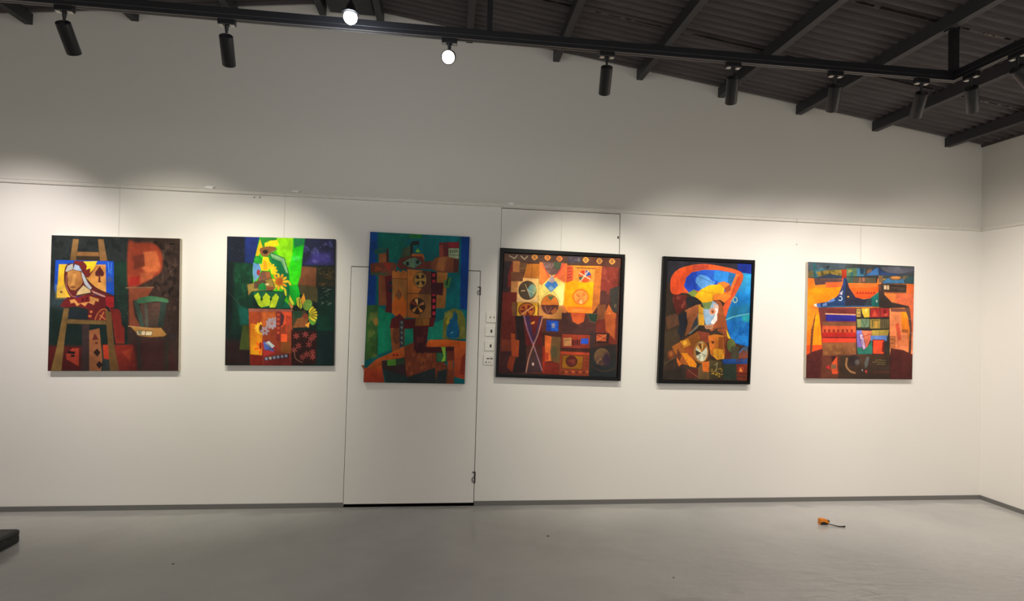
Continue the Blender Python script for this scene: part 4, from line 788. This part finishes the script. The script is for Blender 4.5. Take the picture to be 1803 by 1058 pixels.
A.p([(430, 640), (480, 628), (560, 640), (578, 700), (552, 800), (500, 822), (448, 780), (436, 700)], (200, 118, 36), (180, 100, 36), s=False); A.p([(440, 650), (490, 640), (470, 760), (445, 740)], (214, 116, 44)); A.p([(452, 680), (480, 680), (466, 705)], (80, 42, 30)); A.l([(466, 625), (500, 612), (538, 632)], 12, (64, 54, 44), s=True); A.p([(510, 650), (545, 650), (540, 740), (505, 740)], (150, 80, 34)); A.p([(468, 745), (482, 735), (542, 742), (552, 812), (492, 818), (470, 790)], (228, 158, 42)); A.l([(500, 745), (505, 810)], 3, (150, 96, 30)); A.p([(545, 640), (580, 650), (575, 720), (548, 740)], (130, 66, 36))
A.p([(438, 820), (532, 828), (542, 955), (438, 965)], (84, 72, 40), (60, 52, 36)); A.specks(448, 880, 530, 945, (200, 160, 60), 24, 16, 5, .8); A.l([(480, 860), (500, 840), (490, 900)], 6, (160, 150, 110)); A.p([(384, 840), (438, 828), (438, 912), (388, 906)], (192, 98, 36)); A.p([(262, 892), (352, 880), (354, 950), (262, 955)], (78, 36, 31)); A.p([(355, 880), (385, 840), (390, 905), (438, 915), (438, 965), (355, 960)], (96, 74, 46)); A.l([(280, 895), (350, 945)], 4, (150, 90, 60)); A.p([(98, 900), (262, 880), (262, 965), (92, 965)], (46, 40, 34), f=16)
A.p([(560, 680), (580, 660), (640, 700), (640, 800), (555, 815)], (96, 44, 36)); A.e(602, 712, 32, 50, (88, 98, 50)); A.p([(600, 720), (660, 720), (660, 815), (600, 815)], (70, 66, 50), f=6); A.p([(660, 765), (700, 724), (728, 760), (726, 808), (658, 808)], (100, 70, 64), (130, 66, 50)); A.l([(664, 765), (690, 735)], 8, (70, 120, 180)); A.p([(690, 725), (725, 720), (726, 755), (700, 750)], (70, 90, 110))
A.p([(538, 815), (724, 812), (720, 852), (540, 850)], (32, 78, 148), (30, 60, 120)); 
for x in (640, 660, 690): A.p([(x, 812), (x + 16, 812), (x + 8, 842)], (90, 54, 60))
A.p([(543, 850), (642, 850), (642, 968), (543, 968)], (46, 57, 46)); A.p([(640, 850), (724, 850), (722, 975), (645, 970)], (116, 48, 31)); A.p([(655, 870), (695, 870), (692, 912), (655, 912)], (150, 60, 34)); A.p([(662, 907), (672, 874), (687, 907)], (240, 140, 60)); A.l([(645, 920), (720, 924)], 5, (60, 30, 28)); A.l([(650, 945), (720, 948)], 8, (80, 46, 40))
A.l([(566, 520), (610, 502), (660, 490), (738, 476)], 8, (112, 192, 196), s=True); A.e(632, 372, 18, 24, (176, 200, 170), hole=.62); A.l([(600, 385), (632, 350)], 6, (120, 180, 180)); A.p([(680, 495), (738, 480), (735, 540), (690, 530)], (40, 160, 170), f=12); A.l([(690, 250), (640, 330), (600, 400)], 4, (80, 170, 210), s=True, a=.6)
painting('painting', 'upright black framed portrait of a person in a blue and orange hat', [(1169, 451), (1330, 458), (1321, 677), (1159, 675)], A, 1.0, depth=.045, frame=True, face=[(1175.3, 458.5), (1323.4, 464.8), (1315.6, 671), (1166.8, 668)])

# --- 6 house with curved roofs
A = Art([(92, 55), (943, 90), (920, 1000), (72, 988)], (226, 120, 42), aspect=1.05, seed=6)
A.p([(88, 50), (946, 88), (942, 232), (680, 232), (650, 185), (400, 182), (140, 190), (92, 185)], (64, 70, 70), (58, 66, 68)); A.p([(92, 60), (400, 70), (380, 110), (150, 130), (92, 120)], (70, 84, 92), f=14); A.p([(640, 100), (720, 92), (945, 100), (942, 140), (820, 155), (740, 140)], (88, 88, 98), f=12)
A.p([(130, 72), (150, 60), (165, 120), (152, 185), (128, 185)], (48, 88, 92)); A.p([(150, 130), (200, 100), (240, 120), (220, 150), (160, 185)], (70, 110, 120)); A.p([(155, 138), (250, 122), (360, 118), (360, 165), (240, 160), (180, 178)], (142, 118, 54)); A.p([(92, 130), (130, 125), (135, 180), (92, 180)], (96, 92, 60)); A.mottle(150, 115, 362, 180, (60, 60, 40), 30, .1, .7); A.l([(235, 100), (262, 88), (245, 106)], 6, (20, 26, 34)); A.p([(170, 178), (260, 150), (365, 170), (365, 192), (150, 190)], (52, 62, 78))
A.p([(398, 108), (482, 104), (482, 172), (400, 172)], (84, 112, 80)); A.p([(415, 120), (445, 118), (440, 140), (412, 142)], (140, 140, 80)); A.p([(482, 104), (545, 110), (540, 170), (482, 172)], (70, 120, 150)); A.r(430, 140, 452, 170, (50, 100, 110)); A.p([(505, 105), (540, 108), (538, 160), (508, 150)], (40, 62, 80))
A.p([(545, 166), (580, 140), (618, 112), (652, 98), (656, 160)], (66, 122, 178), (60, 104, 160)); A.l([(545, 166), (610, 118), (656, 100), (720, 145), (820, 155), (942, 130)], 4, (24, 34, 60), s=True); A.p([(565, 120), (610, 110), (590, 140), (560, 150)], (120, 88, 66)); A.p([(656, 100), (700, 140), (820, 150), (800, 162), (660, 160)], (44, 66, 110))
A.p([(450, 176), (650, 180), (642, 228), (450, 226)], (84, 76, 60)); A.r(500, 180, 514, 222, (140, 90, 70)); A.r(525, 182, 545, 215, (150, 96, 80)); A.l([(400, 174), (640, 178)], 5, (20, 24, 28)); A.l([(644, 178), (640, 215)], 9, (16, 18, 22)); A.p([(400, 176), (452, 176), (450, 226), (405, 226)], (64, 90, 78)); A.p([(656, 165), (690, 165), (690, 220), (655, 225)], (120, 92, 66))
A.p([(690, 218), (742, 176), (850, 180), (862, 226), (692, 228)], (72, 128, 170), (60, 110, 150)); A.e(793, 184, 52, 17, (156, 104, 62), o=(60, 60, 64), ow=2); A.e(793, 180, 36, 8, (200, 140, 70)); A.p([(850, 170), (900, 172), (880, 200), (852, 196)], (120, 98, 70)); A.p([(870, 180), (942, 170), (941, 232), (862, 228)], (50, 78, 82), f=6); A.p([(690, 190), (716, 186), (712, 200), (690, 205)], (150, 120, 70))
A.p([(88, 186), (150, 190), (236, 222), (232, 262), (86, 275)], (238, 116, 44), (246, 128, 30), f=4); A.p([(138, 190), (366, 194), (363, 222), (148, 244)], (92, 66, 62), (80, 62, 66)); A.p([(232, 220), (364, 216), (362, 262), (232, 264)], (226, 100, 48), f=6)
A.p([(88, 268), (365, 258), (360, 312), (282, 370), (150, 392), (84, 432)], (254, 140, 18), (252, 132, 24)); A.p([(82, 428), (192, 440), (196, 745), (80, 795)], (250, 132, 30), (246, 118, 34), f=4)
A.p([(146, 490), (190, 470), (202, 742), (118, 752)], (255, 152, 18), (255, 140, 24)); A.p([(78, 725), (204, 722), (200, 755), (76, 802)], (222, 76, 30), f=6); A.p([(103, 787), (115, 600), (154, 450), (132, 620), (121, 787)], (104, 58, 40)); A.specks(118, 540, 130, 700, (230, 150, 60), 12, 10, 4); A.l([(172, 560), (165, 800)], 3, (190, 96, 30))
A.p([(410, 232), (652, 232), (656, 290), (602, 346), (500, 352), (440, 330)], (238, 104, 28), (232, 72, 34)); A.p([(420, 235), (640, 235), (640, 262), (430, 262)], (226, 108, 46), f=12)
for i in range(7): A.p([(476 + i*22, 312), (488 + i*22, 290), (496 + i*22, 312)], (150, 44, 32))
A.l([(470, 312), (630, 312)], 4, (170, 50, 34))
A.p([(684, 232), (880, 236), (878, 310), (702, 306)], (60, 48, 42)); A.r(698, 243, 718, 277, (206, 178, 140)); A.r(722, 244, 740, 279, (196, 166, 126)); A.l([(755, 262), (865, 268)], 4, (120, 104, 84), a=.7); A.l([(810, 278), (850, 280)], 4, (120, 104, 84), a=.7); A.p([(700, 296), (876, 302), (876, 312), (702, 308)], (150, 84, 56))
A.p([(880, 236), (944, 232), (936, 500), (905, 430), (885, 415)], (214, 98, 46), (210, 102, 52)); A.p([(700, 310), (880, 312), (885, 410), (800, 392), (730, 360)], (230, 130, 62), (226, 112, 60)); A.p([(795, 312), (938, 310), (936, 430), (880, 412), (800, 390)], (216, 104, 66), f=5)
A.p([(158, 392), (280, 370), (335, 318), (366, 240), (378, 180), (398, 182), (420, 262), (470, 340), (530, 357), (602, 346), (594, 418), (185, 424)], (34, 66, 112), (36, 56, 92)); A.p([(392, 182), (420, 262), (470, 340), (535, 357), (604, 348), (604, 416), (384, 412)], (46, 43, 60), (42, 42, 56)); A.p([(590, 346), (656, 296), (658, 418), (594, 416)], (34, 116, 106), (30, 96, 92)); A.p([(560, 360), (600, 350), (598, 415), (540, 415)], (50, 60, 66)); A.l([(372, 190), (360, 300), (310, 345)], 4, (120, 50, 90), s=True); A.specks(395, 290, 470, 400, (84, 76, 80), 14, 12, 3)
A.p([(654, 232), (690, 232), (702, 320), (760, 380), (895, 412), (900, 425), (740, 428), (657, 422)], (66, 53, 49), (56, 46, 44)); A.l([(665, 232), (668, 290)], 4, (170, 90, 60)); A.e(348, 350, 17, 20, (190, 206, 220), a0=250, a1=140, hole=.68); A.p([(340, 310), (370, 285), (362, 325)], (190, 180, 196)); A.e(412, 336, 8, 6, (220, 160, 60)); A.l([(190, 416), (600, 412)], 8, (40, 96, 130))
A.p([(360, 115), (400, 118), (398, 182), (362, 192)], (160, 54, 30), (140, 44, 26)); A.p([(132, 404), (158, 388), (162, 420)], (228, 218, 200)); A.p([(160, 394), (190, 390), (190, 425), (165, 422)], (84, 112, 180)); A.p([(205, 395), (240, 380), (242, 408), (210, 412)], (112, 140, 200)); A.p([(245, 375), (300, 345), (305, 370), (250, 385)], (96, 128, 190)); A.e(640, 372, 6, 10, (190, 200, 190))
A.p([(174, 424), (474, 424), (474, 806), (206, 812), (192, 600)], (138, 56, 46), (120, 50, 42)); A.p([(174, 424), (238, 426), (236, 540), (190, 540), (188, 465), (174, 460)], (110, 54, 50)); A.p([(236, 428), (472, 430), (472, 472), (238, 468)], (110, 48, 46)); A.l([(232, 473), (472, 482)], 9, (234, 186, 150)); A.p([(234, 480), (472, 486), (472, 534), (234, 532)], (52, 46, 150), (46, 40, 130)); A.p([(206, 535), (472, 542), (472, 572), (206, 568)], (126, 80, 54)); A.p([(204, 568), (472, 572), (472, 604), (204, 602)], (212, 90, 52), f=5)
A.p([(204, 600), (472, 602), (472, 624), (206, 624)], (206, 92, 52))
for i in range(7): A.r(215 + i*36, 598, 231 + i*36, 622, (140, 40, 36))
A.p([(204, 622), (472, 624), (472, 664), (204, 660)], (182, 42, 36), (160, 36, 34)); A.l([(210, 664), (470, 666)], 6, (44, 22, 28)); A.p([(204, 668), (472, 670), (474, 702), (204, 706)], (220, 62, 40), (206, 66, 42)); A.p([(204, 706), (476, 704), (474, 806), (207, 810)], (134, 84, 52), (120, 74, 48), f=4); A.mottle(206, 708, 474, 806, (176, 120, 60), 14, .1, .4)
A.p([(472, 428), (742, 424), (744, 808), (474, 804)], (50, 46, 42)); A.p([(478, 434), (512, 434), (512, 498), (478, 500)], (166, 134, 70)); A.l([(485, 450), (505, 450)], 5, (60, 50, 36)); A.l([(485, 480), (505, 478)], 5, (60, 50, 36)); A.p([(518, 430), (582, 428), (582, 500), (540, 504), (525, 470)], (196, 166, 50)); A.p([(540, 440), (566, 430), (560, 480)], (214, 190, 90)); A.p([(590, 430), (664, 428), (664, 502), (586, 502)], (158, 42, 42)); A.p([(600, 495), (622, 440), (648, 495)], (190, 70, 50)); A.p([(670, 430), (738, 428), (736, 498), (670, 500)], (172, 46, 46)); A.e(705, 455, 16, 18, (130, 34, 38)); A.p([(690, 480), (725, 470), (720, 496)], (206, 90, 60))
A.p([(480, 516), (512, 516), (512, 582), (484, 582)], (134, 136, 80)); A.p([(514, 514), (580, 514), (580, 582), (514, 582)], (100, 124, 94)); A.l([(520, 520), (540, 578), (562, 520)], 4, (44, 60, 50)); A.p([(586, 518), (668, 516), (668, 592), (586, 592)], (150, 126, 60)); A.l([(605, 530), (605, 580)], 6, (60, 50, 30)); A.r(625, 530, 645, 588, (190, 140, 60)); A.l([(600, 530), (660, 526)], 5, (60, 50, 30)); A.p([(672, 518), (738, 516), (736, 594), (672, 594)], (96, 84, 56)); 
for i in range(3): A.l([(682 + i*18, 524), (684 + i*18, 588)], 4, (56, 50, 38))
A.l([(474, 508), (740, 506)], 5, (30, 28, 28)); A.l([(474, 600), (740, 600)], 7, (26, 26, 28))
A.p([(478, 606), (524, 606), (526, 742), (482, 742)], (112, 112, 186), (130, 100, 170)); A.p([(518, 608), (600, 610), (594, 670), (560, 745), (530, 740)], (212, 118, 84), (190, 90, 70)); A.p([(598, 606), (738, 602), (728, 652), (600, 650)], (182, 156, 60), (150, 126, 66)); A.l([(665, 606), (662, 650)], 3, (90, 70, 40)); A.p([(590, 650), (722, 648), (720, 692), (590, 690)], (88, 116, 176)); A.p([(480, 742), (560, 745), (600, 690), (606, 796), (488, 796)], (48, 122, 96), (44, 104, 90)); A.p([(498, 642), (526, 630), (552, 752), (530, 764)], (188, 160, 190), o=(60, 40, 70), ow=2); A.l([(520, 660), (592, 636)], 4, (130, 40, 50)); A.p([(608, 682), (700, 684), (697, 798), (606, 796)], (222, 66, 40), (206, 76, 44), o=(60, 24, 22), ow=3); A.p([(684, 700), (698, 690), (696, 780), (680, 780)], (110, 34, 30)); A.l([(500, 690), (520, 680), (530, 720)], 4, (70, 50, 100))
A.p([(742, 430), (895, 436), (884, 600), (892, 800), (745, 800)], (238, 140, 84), (240, 132, 82)); A.p([(752, 430), (892, 432), (888, 460), (754, 456)], (120, 72, 62)); A.p([(834, 458), (888, 460), (888, 602), (840, 600)], (244, 142, 26), (240, 130, 34)); A.p([(840, 598), (890, 600), (888, 628), (842, 624)], (166, 90, 40)); A.p([(788, 560), (816, 545), (832, 682), (812, 690)], (222, 86, 56)); A.specks(796, 570, 822, 670, (150, 50, 46), 10, 12, 4); A.l([(800, 600), (812, 750)], 3, (150, 90, 60)); A.p([(744, 655), (786, 655), (784, 748), (744, 750)], (196, 112, 62), o=(120, 66, 44), ow=1.5); A.l([(748, 680), (770, 680)], 5, (90, 50, 40)); A.l([(748, 712), (770, 710)], 5, (90, 50, 40)); A.p([(744, 755), (762, 752), (764, 780), (744, 782)], (236, 160, 80))
A.p([(862, 425), (903, 425), (915, 500), (922, 600), (912, 800), (892, 795), (904, 600), (890, 500)], (96, 66, 58), (70, 50, 48)); A.p([(905, 430), (940, 430), (930, 660), (918, 640), (918, 560)], (206, 96, 60)); A.p([(918, 620), (932, 620), (925, 800), (910, 800)], (226, 126, 80)); A.l([(892, 515), (918, 515)], 4, (160, 130, 120)); A.l([(900, 625), (920, 625)], 4, (160, 130, 120))
A.p([(70, 805), (130, 775), (206, 752), (206, 812), (475, 806), (745, 806), (750, 750), (850, 765), (926, 802), (922, 1005), (70, 995)], (84, 37, 34), (70, 32, 31)); A.p([(330, 806), (745, 806), (742, 1000), (320, 996)], (66, 49, 37), (56, 42, 34), f=20); A.p([(200, 812), (340, 810), (330, 992), (190, 990)], (96, 52, 38), f=24); A.l([(744, 806), (744, 1000)], 4, (44, 24, 26))
A.p([(275, 812), (325, 812), (300, 868), (280, 850)], (60, 30, 30)); A.p([(270, 892), (292, 850), (322, 812), (322, 900), (330, 952), (284, 956)], (206, 82, 42), (190, 70, 40)); A.p([(272, 880), (312, 876), (316, 910), (278, 915)], (110, 84, 60)); A.p([(228, 902), (258, 880), (266, 918)], (190, 44, 48)); A.l([(400, 832), (395, 890), (425, 932), (462, 946)], 15, (166, 118, 76), s=True); A.e(458, 848, 46, 46, (50, 39, 40)); A.e(482, 862, 18, 22, (84, 76, 72), f=12); A.p([(562, 812), (580, 820), (566, 890), (546, 912), (538, 872)], (88, 88, 84)); A.e(553, 935, 8, 12, (200, 60, 60)); A.e(522, 925, 6, 9, (140, 140, 140))
for i, (y, a, b) in enumerate(((846, 625, 710), (862, 605, 708), (878, 640, 706))): A.l([(a, y), (a + 30, y - 3), (b - 20, y + 2), (b, y)], 4, (136, 124, 76), a=.8)
A.l([(612, 940), (660, 944), (740, 938)], 4, (150, 50, 44), a=.7); A.l([(95, 862), (125, 855), (140, 885)], 5, (46, 22, 24), s=True); A.l([(150, 860), (175, 830)], 5, (46, 22, 24))
painting('painting', 'unframed painting of an orange house with curved dark roofs, rightmost picture', [(1423, 461), (1610, 469), (1606, 668), (1419, 666)], A, 1.0, edge='edge', wire=(1515, 455))
#ART_END

# ------------------------------------------------------------------ small things on the wall and floor
def plate(px0, py0, px1, py1, kind, label):
    a = at_y(px0, py0); b = at_y(px1, py1)
    x0, z1, z0 = a.x, a.z, b.z; w = z1 - z0
    t = thing('switch_plate', label, 'switch', (x0 + w/2, 0, (z0 + z1)/2), 'switch plates beside the square framed painting')
    h = w/2
    obj('plate', BOX(-h, h, -.009, 0, -h, h, bevel=.0025), M['plate'], t)
    if kind == 'rocker':
        o = obj('rocker', BOX(.004, .019, -.0125, -.008, -.012, .013, bevel=.002), M['rocker'], t); o['label'] = 'dark rocker'
    elif kind == 'toggle':
        for dx in (-.008, .024): obj('toggle', BOX(dx - .004, dx + .004, -.0125, -.008, -.008, .008, bevel=.0015), M['base'], t)
    else:
        for dx, dz, ww in ((-.004, .012, .011), (.026, .012, .011)): obj('rocker', BOX(dx - ww, dx + ww, -.012, -.008, dz - .006, dz + .006, bevel=.0015), M['base'], t)
        bm = bmesh.new()
        for dx in (-.024, -.016, .003, .022): box(bm, dx - .003, dx + .003, -.0105, -.008, -.026, -.014)
        obj('socket_hole', bm, M['base'], t)
plate(856, 549, 873, 568, 'toggle', 'white double toggle plate, top of the four plates beside the square framed painting')
plate(854.3, 574, 872, 592, 'rocker', 'white plate with dark rocker, second from top of the four wall plates')
plate(853.2, 600, 871, 617.5, 'rocker', 'white plate with dark rocker, third from top of the four wall plates')
plate(851.2, 624.5, 869.5, 642.5, 'socket', 'white socket plate, lowest of the four wall plates')

def piece(px, py, w, h, label, s=1):
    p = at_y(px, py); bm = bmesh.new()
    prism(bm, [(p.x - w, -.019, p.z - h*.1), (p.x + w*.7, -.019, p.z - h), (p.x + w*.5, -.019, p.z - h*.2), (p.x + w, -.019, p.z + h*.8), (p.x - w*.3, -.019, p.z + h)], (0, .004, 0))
    tag(obj('rail_fleck', bm, M['fleck']), label, 'fleck', 'white tape pieces on the picture rail')  # small flat white shape set against the rail
piece(370, 331, .045, .013, 'small white tape scrap on the picture rail between easel painting and flower painting')
piece(521, 338, .04, .009, 'faint white tape scrap on the picture rail above the green flower painting')
piece(899, 359.5, .03, .011, 'white tape scrap on the picture rail left of the flush wall panel')
p = at_y(1402, 388)
bm = tube(bmesh.new(), [(p.x, -.019, p.z + .012), (p.x, -.019, p.z - .03)], .0025, 6)
tag(obj('rail_hook', bm, M['wire']), 'short wire hook on the picture rail between portrait and house painting', 'hook')
p = at_y(1402, 430)
tag(obj('wall_nail', lathe(bmesh.new(), [(0, 0), (0, .0035), (.02, .0035), (.02, 0)], (p.x, .004, p.z), (0, -1, 0), 8), M['wire']), 'nail in the wall between portrait and house painting', 'nail')
for px, lb in ((448, 'left'), (458, 'right')):
    p = at_y(px, 347.5)
    tag(obj('wall_plug', lathe(bmesh.new(), [(0, 0), (0, .006), (.003, .006), (.003, .003), (.001, 0)], (p.x, .001, p.z), (0, -1, 0), 10), M['base']), f'{lb} of two small grey wall plugs under the rail above the flower painting', 'wall plug')

# black case at the left edge
bx0, bx1, by0, by1, bh = -3.62, -2.872, -1.25, -.56, .088
cs = thing('black_case', 'flat black hard case lying on the floor at the left edge', 'case', ((bx0 + bx1)/2, (by0 + by1)/2, 0))
hx, hy = (bx1 - bx0)/2, (by1 - by0)/2
def rrect(a, b, r, n=5):
    P = []
    for cx, cy, s in ((a - r, b - r, 0), (-a + r, b - r, 90), (-a + r, -b + r, 180), (a - r, -b + r, 270)):
        for i in range(n + 1):
            t = R(s + 90*i/n); P.append((cx + r*math.cos(t), cy + r*math.sin(t)))
    return P
def slabcase(z0, z1, a, b, r, inset0, inset1):
    bm = bmesh.new(); rings = []
    for z, ins in ((z0, inset0), (z0 + .008, 0), (z1 - .012, 0), (z1 - .004, inset1*.4), (z1, inset1)):
        rings.append([bm.verts.new((x, y, z)) for x, y in rrect(a - ins, b - ins, max(.005, r - ins))])
    for p, q in zip(rings, rings[1:]):
        k = len(p)
        for i in range(k): bm.faces.new((p[i], p[(i+1) % k], q[(i+1) % k], q[i]))
    bm.faces.new(rings[0][::-1]); bm.faces.new(rings[-1]); return bm
obj('case_base', slabcase(0, .048, hx, hy, .04, .01, .003), M['case'], cs, smooth=True)
obj('case_lid', slabcase(.050, bh, hx, hy, .04, .003, .02), M['case'], cs, smooth=True)
for dy in (-.18, .18): obj('catch', BOX(hx - .004, hx + .006, dy - .025, dy + .025, .03, .066, bevel=.003), M['black'], cs)

# orange object with a dark strap
d = ray(1441, 922); k = -CAM_H/d.z; p0 = EYE + d*k
od = thing('hand_tool', 'small orange hand tool with a dark strap lying on the grey floor at right', 'tool', (p0.x + .035, p0.y - .01, 0))
bm = prism(bmesh.new(), [(-.036, -.018, 0), (.028, -.018, 0), (.04, -.018, .014), (.036, -.018, .03), (.012, -.018, .046), (-.03, -.018, .048), (-.036, -.018, .042)], (0, .036, 0))
bmesh.ops.bevel(bm, geom=list(bm.edges), offset=.003, segments=2, affect='EDGES')
obj('casing', bm, M['orange'], od, smooth=True)
bm = prism(bmesh.new(), [(-.034, -.0195, .002), (.02, -.0195, .002), (.026, -.0195, .012), (-.004, -.0195, .026), (-.034, -.0195, .022)], (0, .002, 0))
o = obj('side_grip', bm, M['dark'], od); o['label'] = 'dark lower grip'
o = obj('button', lathe(bmesh.new(), [(0, 0), (0, .011), (.012, .012), (.018, .007), (.018, 0)], (.034, 0, .022), (1, 0, .1), 16), M['dark'], od, smooth=True)
bm = tube(bmesh.new(), [(-.01, -.021, .022), (.02, -.024, .014), (.05, -.04, .008), (.085, -.062, .005), (.115, -.072, .006), (.135, -.072, .008)], [.003, .0035, .0035, .0045, .005, .007], 8)
o = obj('strap', bm, M['dark'], od, smooth=True); o['label'] = 'black strap'

# three specks of grit
for px, py, r, lb in ((305, 993, .006, 'dark speck of grit on the floor below the flower painting'), (965, 944, .007, 'dark sliver of grit on the floor below the square framed painting'), (1186, 1017, .005, 'dark speck of grit on the floor toward the front, below the portrait')):
    d = ray(px, py); q = EYE + d*(-CAM_H/d.z)
    bm = bmesh.new(); bmesh.ops.create_icosphere(bm, subdivisions=2, radius=r)
    for v in bm.verts: v.co = Vector((v.co.x*1.5, v.co.y*.6, v.co.z*.4 + r*.3)) * rnd.uniform(.85, 1.1)
    tag(obj('grit_speck', bm, M['crumb'], loc=q, smooth=True), lb, 'grit')

# ------------------------------------------------------------------ world and view
w = bpy.data.worlds.new('gallery_air'); bpy.context.scene.world = w; w.use_nodes = True
bg = w.node_tree.nodes['Background']; bg.inputs['Color'].default_value = (1, .95, .89, 1); bg.inputs['Strength'].default_value = 1.05
sc = bpy.context.scene
sc.view_settings.view_transform = 'Standard'; sc.view_settings.look = 'None'
sc.view_settings.exposure = 0; sc.view_settings.gamma = 1; sc.view_settings.use_curve_mapping = False
